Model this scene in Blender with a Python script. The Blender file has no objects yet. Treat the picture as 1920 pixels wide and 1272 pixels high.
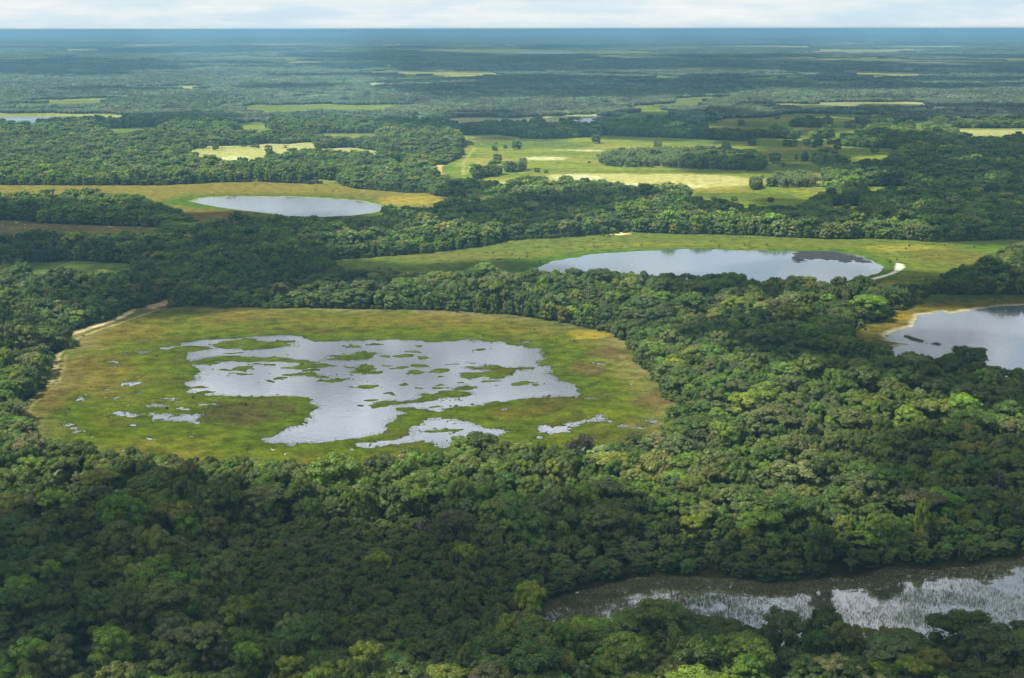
import bpy, bmesh, math, random
import numpy as np
from mathutils import Vector, Matrix, Euler

# ------------------------------------------------------------------ camera, world, sun, exposure
scn = bpy.context.scene
C = scn.collection
H = 150.0                       # height of the aircraft
FPX, PW, PH = 2637.0, 1920.0, 1272.0
PITCH = math.atan((636 - 54.5) / FPX)
ROLL = math.radians(-0.075)
cam_d = bpy.data.cameras.new("camera")
cam = bpy.data.objects.new("camera", cam_d)
C.objects.link(cam)
cam_d.sensor_width = 36.0
cam_d.lens = FPX / PW * 36.0
cam_d.clip_start = 1.0
cam_d.clip_end = 400000.0
Fv = Vector((0, math.cos(PITCH), -math.sin(PITCH)))
Uv = Vector((0, math.sin(PITCH), math.cos(PITCH)))
Rv = Vector((1, 0, 0))
cr, sr = math.cos(ROLL), math.sin(ROLL)
R2 = Rv * cr + Uv * sr
U2 = Uv * cr - Rv * sr
cam.matrix_world = Matrix(((R2.x, U2.x, -Fv.x, 0), (R2.y, U2.y, -Fv.y, 0), (R2.z, U2.z, -Fv.z, H), (0, 0, 0, 1)))
scn.camera = cam

SUN_EL, SUN_AZ = math.radians(57), math.radians(-104)   # azimuth measured from +Y towards +X
SUN_DIR = Vector((math.sin(SUN_AZ) * math.cos(SUN_EL), math.cos(SUN_AZ) * math.cos(SUN_EL), math.sin(SUN_EL)))
sun_d = bpy.data.lights.new("sun", "SUN")
sun_d.energy = 4.6
sun_d.angle = math.radians(0.6)
sun_d.color = (1.0, 0.95, 0.86)
sun = bpy.data.objects.new("sun", sun_d)
C.objects.link(sun)
sun.rotation_euler = SUN_DIR.to_track_quat('Z', 'Y').to_euler()

scn.view_settings.view_transform = 'Standard'
scn.view_settings.look = 'None'
scn.view_settings.gamma = 1.0
scn.view_settings.exposure = 0.63
scn.render.engine = 'CYCLES'
cy = scn.cycles
cy.max_bounces = 6
cy.diffuse_bounces = 3
cy.glossy_bounces = 3
cy.transmission_bounces = 3
cy.transparent_max_bounces = 12
cy.volume_bounces = 0
cy.use_denoising = True
cy.denoiser = 'OPENIMAGEDENOISE'
cy.denoising_input_passes = 'RGB_ALBEDO_NORMAL'
cy.denoising_prefilter = 'ACCURATE'
cy.use_adaptive_sampling = False
cy.sample_clamp_indirect = 6.0
scn.render.use_persistent_data = False

def nn(nt, typ, **kw):
    n = nt.nodes.new(typ)
    for k, v in kw.items():
        if k in ('ins',):
            for kk, vv in v.items():
                n.inputs[kk].default_value = vv
        else:
            setattr(n, k, v)
    return n

def ramp(nt, stops, fac=None):
    r = nt.nodes.new('ShaderNodeValToRGB')
    e = r.color_ramp.elements
    while len(e) > 1:
        e.remove(e[-1])
    e[0].position = stops[0][0]
    e[0].color = tuple(stops[0][1]) + (1,)
    for p, c in stops[1:]:
        x = e.new(p)
        x.color = tuple(c) + (1,)
    if fac is not None:
        nt.links.new(fac, r.inputs[0])
    return r

world = bpy.data.worlds.new("World")
scn.world = world
world.use_nodes = True
wt = world.node_tree
wt.nodes.clear()
sky = nn(wt, 'ShaderNodeTexSky', sky_type='NISHITA', sun_disc=False, sun_elevation=SUN_EL, sun_rotation=SUN_AZ,
         altitude=100.0, air_density=1.0, dust_density=1.2, ozone_density=1.5)
tc = nn(wt, 'ShaderNodeTexCoord')
sep = nn(wt, 'ShaderNodeSeparateXYZ')
wt.links.new(tc.outputs['Generated'], sep.inputs[0])
zc = nn(wt, 'ShaderNodeMath', operation='MAXIMUM')
zc.inputs[1].default_value = 0.0
wt.links.new(sep.outputs['Z'], zc.inputs[0])
za = nn(wt, 'ShaderNodeMath', operation='ADD')
za.inputs[1].default_value = 0.022
wt.links.new(zc.outputs[0], za.inputs[0])
dx = nn(wt, 'ShaderNodeMath', operation='DIVIDE')
dy = nn(wt, 'ShaderNodeMath', operation='DIVIDE')
wt.links.new(sep.outputs['X'], dx.inputs[0]); wt.links.new(za.outputs[0], dx.inputs[1])
wt.links.new(sep.outputs['Y'], dy.inputs[0]); wt.links.new(za.outputs[0], dy.inputs[1])
cmb = nn(wt, 'ShaderNodeCombineXYZ')
wt.links.new(dx.outputs[0], cmb.inputs[0]); wt.links.new(dy.outputs[0], cmb.inputs[1])
cn = nn(wt, 'ShaderNodeTexNoise')
cn.inputs['Scale'].default_value = 0.42
cn.inputs['Detail'].default_value = 9.0
cn.inputs['Roughness'].default_value = 0.6
cn.inputs['Distortion'].default_value = 0.35
wt.links.new(cmb.outputs[0], cn.inputs['Vector'])
cover = ramp(wt, [(0.40, (0, 0, 0)), (0.52, (0.85,) * 3), (0.62, (1, 1, 1))], cn.outputs['Fac'])
cn2 = nn(wt, 'ShaderNodeTexNoise')
cn2.inputs['Scale'].default_value = 11.0
cn2.inputs['Detail'].default_value = 6.0
cn2.inputs['Roughness'].default_value = 0.55
mpz = nn(wt, 'ShaderNodeMapping'); mpz.inputs['Scale'].default_value = (1, 1, 6.5)
wt.links.new(tc.outputs['Generated'], mpz.inputs['Vector']); wt.links.new(mpz.outputs[0], cn2.inputs['Vector'])
low = nn(wt, 'ShaderNodeMapRange')
for k_, v_ in (('From Min', 0.02), ('From Max', 0.07), ('To Min', 0.8), ('To Max', 0.0)): low.inputs[k_].default_value = v_
wt.links.new(zc.outputs[0], low.inputs['Value'])
cvm = nn(wt, 'ShaderNodeMath', operation='MAXIMUM')
wt.links.new(cover.outputs[0], cvm.inputs[0]); wt.links.new(low.outputs[0], cvm.inputs[1])
ccol = ramp(wt, [(0.36, (5.7, 7.0, 7.9)), (0.46, (6.6, 7.6, 8.0)), (0.60, (8.2, 8.4, 8.3))], cn2.outputs['Fac'])
skyb = nn(wt, 'ShaderNodeMix', data_type='RGBA', blend_type='MIX')
mrs = nn(wt, 'ShaderNodeMapRange')
for k_, v_ in (('From Min', 0.0), ('From Max', 0.2), ('To Min', 0.92), ('To Max', 0.3)): mrs.inputs[k_].default_value = v_
wt.links.new(zc.outputs[0], mrs.inputs['Value']); wt.links.new(mrs.outputs[0], skyb.inputs['Factor'])
wt.links.new(sky.outputs[0], skyb.inputs['A'])
skyb.inputs['B'].default_value = (5.9, 7.1, 8.0, 1)
mixc = nn(wt, 'ShaderNodeMix', data_type='RGBA', blend_type='MIX')
wt.links.new(cvm.outputs[0], mixc.inputs['Factor'])
wt.links.new(skyb.outputs['Result'], mixc.inputs['A'])
wt.links.new(ccol.outputs[0], mixc.inputs['B'])
bg = nn(wt, 'ShaderNodeBackground')
bg.inputs['Strength'].default_value = 0.074
dk = nn(wt, 'ShaderNodeMapRange')
for k_, v_ in (('From Min', 0.15), ('From Max', 0.34), ('To Min', 1.0), ('To Max', 0.74)): dk.inputs[k_].default_value = v_
wt.links.new(zc.outputs[0], dk.inputs['Value'])
dkm = nn(wt, 'ShaderNodeVectorMath', operation='SCALE')
wt.links.new(mixc.outputs['Result'], dkm.inputs[0]); wt.links.new(dk.outputs[0], dkm.inputs['Scale'])
wt.links.new(dkm.outputs[0], bg.inputs['Color'])
wo = nn(wt, 'ShaderNodeOutputWorld')
wt.links.new(bg.outputs[0], wo.inputs['Surface'])
world.cycles.sampling_method = 'MANUAL'
world.cycles.sample_map_resolution = 512

# ------------------------------------------------------------------ helpers
rng = np.random.default_rng(7)
random.seed(7)

def unproj(px, py, z=0.0):
    """ground point that the photograph shows at this pixel"""
    u = (px - PW / 2) / FPX
    v = (PH / 2 - py) / FPX
    d = Fv + R2 * u + U2 * v
    t = (z - H) / d.z
    return (d.x * t, d.y * t)

def proj(x, y, z):
    dxx, dyy, dzz = x, y, z - H
    w = dyy * Fv.y + dzz * Fv.z
    a = dxx * R2.x + dyy * R2.y + dzz * R2.z
    b = dxx * U2.x + dyy * U2.y + dzz * U2.z
    return PW / 2 + FPX * a / w, PH / 2 - FPX * b / w, w

NEARZ = 8.8
def Z(zoom, pts):
    """points read in an enlarged detail -> world ground points; a third entry means the edge is a canopy top"""
    ox, oy, s = zoom
    out = []
    for p in pts:
        nz = (NEARZ if p[2] == 1 else p[2]) if len(p) > 2 else 0.0
        out.append(unproj(ox + p[0] / s, oy + p[1] / s, nz))
    return out

def hash2(ix, iy, seed):
    ix = ix.astype(np.int64).astype(np.uint64); iy = iy.astype(np.int64).astype(np.uint64)
    h = ix * np.uint64(374761393) + iy * np.uint64(668265263) + np.uint64(seed * 974711 + 1013)
    h = (h ^ (h >> np.uint64(13))) * np.uint64(1274126177)
    h = h ^ (h >> np.uint64(16))
    return (h & np.uint64(0xFFFFFF)).astype(np.float64) / float(0xFFFFFF)

def vnoise(x, y, seed=0):
    ix = np.floor(x); iy = np.floor(y)
    fx = x - ix; fy = y - iy
    fx = fx * fx * fx * (fx * (fx * 6 - 15) + 10); fy = fy * fy * fy * (fy * (fy * 6 - 15) + 10)
    a = hash2(ix, iy, seed); b = hash2(ix + 1, iy, seed); c = hash2(ix, iy + 1, seed); d = hash2(ix + 1, iy + 1, seed)
    return (a * (1 - fx) + b * fx) * (1 - fy) + (c * (1 - fx) + d * fx) * fy

def fbm(x, y, scale, octs=4, seed=0):
    """0..1, mean 0.5"""
    s = 0.0; amp = 1.0; tot = 0.0; f = 1.0 / scale
    ca, sa = math.cos(0.6), math.sin(0.6)
    for o in range(octs):
        s = s + amp * vnoise(x * f + 17.3 * o, y * f + 9.1 * o, seed + o * 7)
        tot += amp; amp *= 0.55; f *= 2.07
        x, y = x * ca - y * sa, x * sa + y * ca
    return s / tot

def inpoly(x, y, poly):
    p = np.array(poly)
    res = np.zeros(x.shape, bool)
    m = (x >= p[:, 0].min()) & (x <= p[:, 0].max()) & (y >= p[:, 1].min()) & (y <= p[:, 1].max())
    if not m.any():
        return res
    xs, ys = x[m], y[m]
    r = np.zeros(xs.shape, bool)
    n = len(p)
    for i in range(n):
        x1, y1 = p[i]; x2, y2 = p[(i + 1) % n]
        if y1 == y2:
            continue
        c = (y1 > ys) != (y2 > ys)
        r ^= c & (xs < (x2 - x1) * (ys - y1) / (y2 - y1) + x1)
    res[m] = r
    return res

def sdist(x, y, poly, reach):
    """signed distance, positive inside, clipped to -reach"""
    p = np.array(poly)
    out = np.full(x.shape, -reach, float)
    m = (x >= p[:, 0].min() - reach) & (x <= p[:, 0].max() + reach) & (y >= p[:, 1].min() - reach) & (y <= p[:, 1].max() + reach)
    if not m.any():
        return out
    xs, ys = x[m], y[m]
    d2 = np.full(xs.shape, 1e18)
    n = len(p)
    for i in range(n):
        x1, y1 = p[i]; x2, y2 = p[(i + 1) % n]
        ex, ey = x2 - x1, y2 - y1
        L = ex * ex + ey * ey
        if L < 1e-9:
            continue
        t = np.clip(((xs - x1) * ex + (ys - y1) * ey) / L, 0, 1)
        d2 = np.minimum(d2, (xs - x1 - t * ex) ** 2 + (ys - y1 - t * ey) ** 2)
    d = np.sqrt(d2)
    ins = inpoly(xs, ys, poly)
    out[m] = np.where(ins, d, np.maximum(-d, -reach))
    return out

def ell(zoom, cx, cy, rx, ry):
    ox, oy, s = zoom
    c = unproj(ox + cx / s, oy + cy / s); a = unproj(ox + (cx + rx) / s, oy + cy / s); b = unproj(ox + cx / s, oy + (cy - ry) / s)
    return (c[0], c[1], abs(a[0] - c[0]), abs(b[1] - c[1]))

def sell(x, y, e):
    q = np.sqrt(((x - e[0]) / e[2]) ** 2 + ((y - e[1]) / e[3]) ** 2)
    return (1 - q) * min(e[2], e[3])

def mesh_np(name, verts, faces, mat=None, smooth=False):
    """faces: (n,k) int array"""
    me = bpy.data.meshes.new(name)
    nv, (nf, k) = len(verts), faces.shape
    me.vertices.add(nv)
    me.vertices.foreach_set('co', np.ascontiguousarray(verts, dtype=np.float32).ravel())
    me.loops.add(nf * k)
    me.loops.foreach_set('vertex_index', np.ascontiguousarray(faces, dtype=np.int32).ravel())
    me.polygons.add(nf)
    me.polygons.foreach_set('loop_start', np.arange(0, nf * k, k, dtype=np.int32))
    me.polygons.foreach_set('loop_total', np.full(nf, k, dtype=np.int32))
    if smooth:
        me.polygons.foreach_set('use_smooth', np.ones(nf, bool))
    me.update(calc_edges=True)
    if mat:
        me.materials.append(mat)
    return me

def add_col(me, name, arr):
    a = me.color_attributes.new(name, 'FLOAT_COLOR', 'POINT')
    c = np.ones((len(arr), 4), np.float32)
    c[:, :3] = arr
    a.data.foreach_set('color', c.ravel())

def link(name, me, parent=None):
    o = bpy.data.objects.new(name, me)
    C.objects.link(o)
    if parent is not None:
        o.parent = parent
    return o

def tag(o, label=None, cat=None, group=None, kind=None):
    if label: o['label'] = label
    if cat: o['category'] = cat
    if group: o['group'] = group
    if kind: o['kind'] = kind
    return o

# ------------------------------------------------------------------ what the photograph shows where (world outlines)
zA = (320, 600, 4.8); zB = (700, 620, 4.5714); z6 = (0, 550, 3.0); z7 = (640, 550, 3.0); z8 = (1280, 550, 3.0)
zC = (1000, 790, 6.857); zD = (1640, 560, 6.857); z4 = (640, 200, 3.0); z5 = (1280, 200, 3.0); z3 = (0, 230, 3.0)
zE = (330, 220, 4.0); zF = (780, 230, 4.0); zG = (1240, 200, 4.0); zM = (0, 60, 4.0); zL = (480, 60, 4.0)
zK = (960, 60, 4.0); zJ = (1440, 60, 4.0); zN = (1440, 1020, 4.0); zO = (1000, 1040, 4.0); z1 = (0, 0, 1.0); zQ = (0, 400, 6.0)
N = 1

C1 = Z(z6, [(353*3-20, 85), (1120, 80), (1920, 95)]) + Z(z7, [(500, 105), (900, 125), (1200, 165), (1400, 210), (1500, 225), (1560, 270),
     (1620, 290), (1640, 370), (1750, 480), (1820, 580), (1900, 640), (1905, 690), (1830, 740, N), (1590, 800, N), (1440, 810, N), (1100, 830, N),
     (940, 815, N), (800, 810, N), (700, 820, N), (600, 862, N), (380, 850, N), (300, 890, N), (140, 930, N), (0, 960, N)]) + Z(z6, [
     (1700, 945, N), (1600, 930, N), (1350, 920, N), (1010, 910, N), (800, 890, N), (700, 870, N), (540, 880, N), (520, 850, N), (440, 810, N),
     (280, 800, N), (170, 790, N), (130, 720, N), (90, 660), (190, 590), (300, 480), (290, 380), (420, 300), (370, 240), (480, 205), (640, 150),
     (740, 105), (830, 80), (870, 55), (975, 20), (985, 35), (960, 60), (930, 92)])
W1 = Z(zA, [(-40, 252), (110, 210), (270, 180), (480, 175), (620, 165), (700, 150), (780, 145), (900, 148), (1060, 140), (1210, 145), (1235, 170),
     (1300, 185), (1500, 190), (1700, 185)]) + Z(zB, [(0, 85), (100, 80), (210, 72), (300, 90), (420, 90), (520, 100), (700, 90), (790, 75),
     (870, 90), (960, 95), (1080, 95), (1220, 125), (1330, 150), (1430, 150), (1475, 165), (1445, 190), (1490, 240), (1420, 285), (1460, 300),
     (1560, 315), (1540, 350), (1490, 370), (1560, 410), (1680, 450), (1750, 490), (1790, 560), (1740, 575), (1640, 565), (1450, 565),
     (1300, 585), (1130, 610), (990, 620), (850, 645), (720, 655), (620, 665), (545, 705), (500, 690), (430, 665), (330, 655), (210, 665),
     (205, 695), (275, 720), (190, 740), (125, 790), (135, 840), (100, 865), (0, 895)]) + Z(zA, [(1660, 1075), (1600, 1095), (1400, 1110),
     (1250, 1115), (1050, 1115), (900, 1105), (820, 1065), (900, 1050), (1000, 995), (1200, 945), (1250, 915), (1215, 845), (1330, 780),
     (1270, 750), (1235, 715), (1100, 690), (800, 690), (600, 690), (420, 680), (300, 665), (200, 660), (130, 640), (150, 570), (240, 545),
     (240, 510), (215, 500), (235, 450), (175, 405), (190, 360), (105, 350), (160, 315), (150, 300), (250, 275), (400, 265), (330, 238), (100, 240)])
W1b = Z(zA, [(1640, 1120), (1660, 1150), (1810, 1150), (1860, 1140)]) + Z(zB, [(150, 975), (350, 960), (500, 955), (560, 970), (600, 1010),
     (700, 960), (760, 945), (950, 935), (1060, 915), (1150, 880), (1180, 855), (1090, 850), (1000, 835), (900, 815), (810, 790), (740, 775), (660, 768),
     (580, 758), (480, 765), (400, 785), (370, 815), (310, 850), (350, 870), (330, 895), (150, 925), (0, 950)])
W1c = Z(zB, [(1420, 830), (1480, 815), (1600, 810), (1720, 800), (1900, 735), (1990, 728), (1960, 755), (1840, 790), (1730, 820), (1700, 860), (1620, 870), (1520, 880), (1430, 870)])
W1d = Z(zB, [(1370, 912), (1440, 898), (1450, 940), (1380, 938)])
W1e = Z(zC, [(1420, 85), (1560, 10), (1640, 0), (1570, 55), (1480, 98)])
W1f = Z(zC, [(1120, 240), (1200, 170), (1390, 125), (1390, 150), (1220, 205), (1170, 270)])
W1g = Z(z6, [(820, 672), (900, 680), (1010, 688), (1120, 663), (1122, 732), (1000, 725), (900, 715), (830, 715)])
W1h = Z(z6, [(370, 650), (385, 690), (400, 730), (440, 768), (520, 783), (522, 797), (440, 792), (395, 755), (365, 700)])
ISL = [Z(zA, [(190, 375), (300, 345), (450, 325), (700, 330), (1000, 340), (1200, 360), (1320, 382), (1200, 392), (1000, 378), (850, 372), (650, 378), (560, 365), (350, 385), (260, 405), (120, 408)]),
       Z(zA, [(350, 225), (450, 200), (620, 180), (700, 160), (800, 190), (900, 200), (1000, 190), (1150, 200), (1060, 215), (1135, 235), (1000, 245), (900, 260), (780, 272), (600, 268), (480, 255), (400, 245)]),
       Z(zA, [(1350, 360), (1580, 370), (1750, 360), (1870, 295), (1740, 285), (1600, 315), (1400, 325), (1500, 345)]),
       Z(zA, [(1040, 425), (1200, 400), (1350, 395), (1475, 420), (1350, 435), (1150, 438)]),
       Z(zA, [(1040, 495), (1150, 475), (1300, 485), (1460, 520), (1380, 528), (1270, 508), (1100, 508)]),
       Z(zA, [(1620, 465), (1700, 408), (1800, 420), (1830, 445), (1740, 450), (1920, 465), (1800, 487), (1700, 480)]),
       Z(zB, [(740, 370), (800, 358), (930, 365), (1060, 345), (870, 340), (760, 320), (900, 315), (950, 288), (1050, 298), (1130, 315), (1370, 315), (1250, 345), (1150, 392), (1050, 422), (970, 415), (960, 392), (850, 405), (770, 402)]),
       Z(zB, [(680, 512), (720, 480), (800, 466), (880, 480), (820, 500), (740, 520)]),
       Z(zB, [(10, 635), (100, 598), (240, 608), (380, 588), (420, 543), (560, 548), (600, 523), (830, 523), (850, 545), (720, 577), (600, 572), (520, 597), (400, 607), (250, 637), (100, 647)])]
ELA = [(1445, 547, 120, 12), (1755, 598, 125, 16), (540, 457, 110, 10), (660, 434, 90, 8), (590, 490, 130, 8), (1000, 530, 90, 8), (910, 552, 30, 7),
       (270, 595, 80, 8), (310, 650, 90, 12), (340, 400, 90, 8), (880, 402, 100, 10), (600, 300, 90, 8), (1600, 420, 60, 8), (1870, 765, 40, 18),
       (1795, 722, 38, 7), (1700, 775, 20, 6), (1650, 243, 60, 7), (1830, 225, 60, 9), (1270, 460, 70, 6), (1615, 500, 30, 6)]
ELB = [(260, 222, 85, 15), (405, 238, 60, 14), (110, 222, 60, 7), (345, 187, 70, 8), (370, 135, 45, 6), (375, 362, 70, 18), (590, 343, 75, 15),
       (580, 398, 40, 7), (240, 318, 75, 9), (400, 305, 95, 9), (60, 304, 55, 6), (50, 352, 55, 10), (640, 290, 60, 7), (850, 272, 35, 6),
       (1275, 452, 65, 9), (1400, 455, 35, 6), (1000, 440, 60, 6), (1070, 470, 30, 5), (750, 440, 50, 6), (370, 492, 50, 8), (545, 492, 85, 9),
       (545, 470, 30, 7), (150, 548, 30, 6), (290, 470, 35, 7), (530, 657, 60, 6), (740, 603, 30, 5), (1200, 470, 20, 5), (950, 170, 35, 5), (560, 858, 120, 10)]
IELL = [ell(zA, *e) for e in ELA] + [ell(zB, *e) for e in ELB]
PUD = [ell(z6, *e) for e in [(790, 335, 55, 8), (930, 312, 45, 8), (660, 413, 20, 9), (640, 385, 30, 4), (730, 512, 65, 14), (655, 590, 40, 8), (760, 564, 25, 5),
       (590, 540, 16, 5), (880, 632, 65, 11), (960, 600, 60, 8), (690, 680, 75, 12), (1110, 648, 70, 9), (1165, 620, 40, 12), (752, 736, 22, 7),
       (650, 748, 28, 7), (1135, 797, 25, 6), (845, 825, 50, 6), (460, 590, 22, 14), (740, 880, 50, 12), (470, 705, 18, 6), (720, 632, 25, 4)]]
PUD += [ell(z7, *e) for e in [(1410, 393, 30, 5), (1500, 400, 45, 5), (1025, 268, 20, 5), (1430, 355, 20, 4), (1640, 515, 14, 4), (1500, 715, 18, 5), (930, 652, 14, 4), (1435, 592, 20, 4), (1600, 755, 40, 8)]]

C2 = Z(z4, [(-90, 876), (0, 865), (500, 830), (800, 790), (950, 760), (1300, 735), (1500, 722), (1640, 712), (1920, 722)]) + Z(z5, [(400, 730), (800, 750),
     (1200, 752), (1400, 768), (1700, 755), (1920, 750), (2100, 745), (2100, 760), (1890, 768, N), (1800, 790, N), (1650, 860, N), (1500, 920, N), (1330, 985, N), (1320, 1010, N),
     (1325, 1100), (1300, 1110), (1300, 1010, N), (1150, 985, N), (950, 985, N), (850, 990, N), (750, 965, N), (480, 965, N), (200, 930, N), (0, 945, N)]) + Z(z4, [(1600, 922, N), (1450, 907, N),
     (1200, 922, N), (1000, 917, N), (780, 902, N), (700, 922, N), (400, 922, N), (150, 902, N), (0, 902, N)])
W2 = Z(z4, [(1060, 925), (1100, 905), (1150, 885), (1250, 860), (1380, 835), (1500, 825), (1700, 810), (1920, 803)]) + Z(z5, [(300, 808), (600, 812), (850, 812),
     (1000, 840), (1080, 875), (1130, 905), (1090, 940), (1000, 965), (880, 988), (600, 1040), (300, 1050), (0, 1040)]) + Z(z4, [(1700, 1030), (1400, 1000), (1200, 960)])
W2b = Z(z5, [(1060, 972), (1150, 950), (1190, 930), (1205, 885), (1245, 890), (1240, 920), (1180, 950), (1080, 980)])
C3 = Z(z8, [(1310, -20), (1400, 15), (1920, 15), (2200, 10), (2200, 420, N), (1900, 385, N), (1800, 430, N), (1680, 395, N), (1650, 325, N), (1500, 330, N), (1400, 355, N), (1300, 305, N),
     (1180, 335, N), (1150, 285, N), (1000, 250, N), (940, 235), (1050, 165), (1150, 155), (1200, 105), (1330, 60), (1320, 20)])
W3 = Z(zD, [(960, 205), (1200, 155), (1450, 115), (1900, 90), (2600, 85), (2600, 1200), (1700, 1150), (1300, 1050), (900, 960), (700, 940), (400, 850), (170, 750), (170, 650),
     (400, 612), (500, 600), (300, 560), (180, 540), (140, 480), (200, 440), (330, 400), (480, 370), (540, 310), (530, 270), (560, 225), (700, 195), (880, 168)])
C4 = Z(z3, [(-300, 352), (0, 355), (400, 357), (900, 357), (1150, 345)]) + Z(zE, [(300, 495), (600, 490), (1000, 505), (1200, 500), (1330, 540), (1700, 570), (1900, 575)]) + Z(zF, [
     (140, 555), (400, 575), (410, 590, N), (300, 590, N), (130, 625, N), (0, 650, N)]) + Z(zE, [(1700, 685, N), (1500, 730, N), (1300, 755, N), (1100, 742, N), (830, 742, N), (640, 735, N),
     (500, 755, N), (300, 765, N), (200, 788, N)]) + Z(z3, [(1130, 562, N), (1050, 512, N), (950, 462, N), (800, 397, N), (560, 392, N), (330, 392, N), (0, 397, N), (-300, 400, N)])
W4 = Z(zE, [(120, 630), (200, 605), (400, 597), (620, 597), (900, 600), (1150, 610), (1380, 630), (1500, 655), (1570, 670), (1550, 700), (1450, 720), (1300, 740), (1100, 747),
     (850, 740), (640, 715), (450, 690), (280, 665), (180, 645)])
C5 = Z(zQ, [(240, 610), (300, 565), (900, 550), (1450, 580), (1500, 612, N), (1300, 612, N), (1050, 642, N), (620, 642, N), (430, 622, N), (240, 662, N)])
C6 = Z(z1, [(-60, 414), (30, 415), (80, 421), (180, 424), (260, 427), (300, 428), (300, 432, N), (200, 434, N), (130, 437, N), (60, 439, N), (0, 441, N), (-60, 442, N)])
MF = Z(zF, [(340, 185), (345, 95), (750, 95), (850, 128), (1100, 130), (1450, 100), (1900, 118)]) + Z(zG, [(0, 238), (640, 262), (720, 240), (1000, 250), (1340, 240), (1350, 300),
     (1740, 318), (1690, 395, N), (1420, 410, N), (1390, 440, N), (1130, 440), (1250, 600), (1260, 612), (1240, 640, N), (1130, 650, N), (1100, 700, N), (1000, 755, N), (850, 735, N),
     (650, 745, N), (500, 712, N), (330, 692, N), (200, 682, N), (200, 602, N), (130, 572, N), (0, 592, N)]) + Z(zF, [(1700, 452, N), (1620, 472, N), (1520, 442, N), (1350, 427, N),
     (1180, 432, N), (1010, 437, N), (960, 402, N), (800, 397, N), (680, 447, N), (640, 472, N), (570, 452, N), (440, 422, N), (300, 407, N), (150, 387, N), (190, 320), (280, 302), (350, 262)])
PALE1 = Z(zF, [(1010, 435), (1020, 400), (1150, 388), (1300, 383), (1500, 385), (1800, 390)]) + Z(zG, [(100, 510), (400, 520), (650, 545), (740, 560), (640, 590), (400, 610), (200, 625), (190, 700), (0, 700)]) + Z(zF, [(1500, 520), (1100, 470)])
PALE2 = Z(zF, [(770, 270), (850, 262), (1000, 262), (1120, 268), (1110, 282), (950, 288), (830, 284)])
PALE3 = Z(zF, [(1040, 208), (1200, 206), (1370, 212), (1340, 220), (1180, 222)])
PALE4 = Z(zF, [(580, 452), (680, 440), (700, 500), (590, 500)])
PALE5 = Z(zE, [(150, 290), (300, 270), (500, 255), (700, 250), (900, 240), (1100, 250), (1300, 262), (1320, 320), (1100, 290), (700, 400), (400, 370), (200, 320)])
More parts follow.
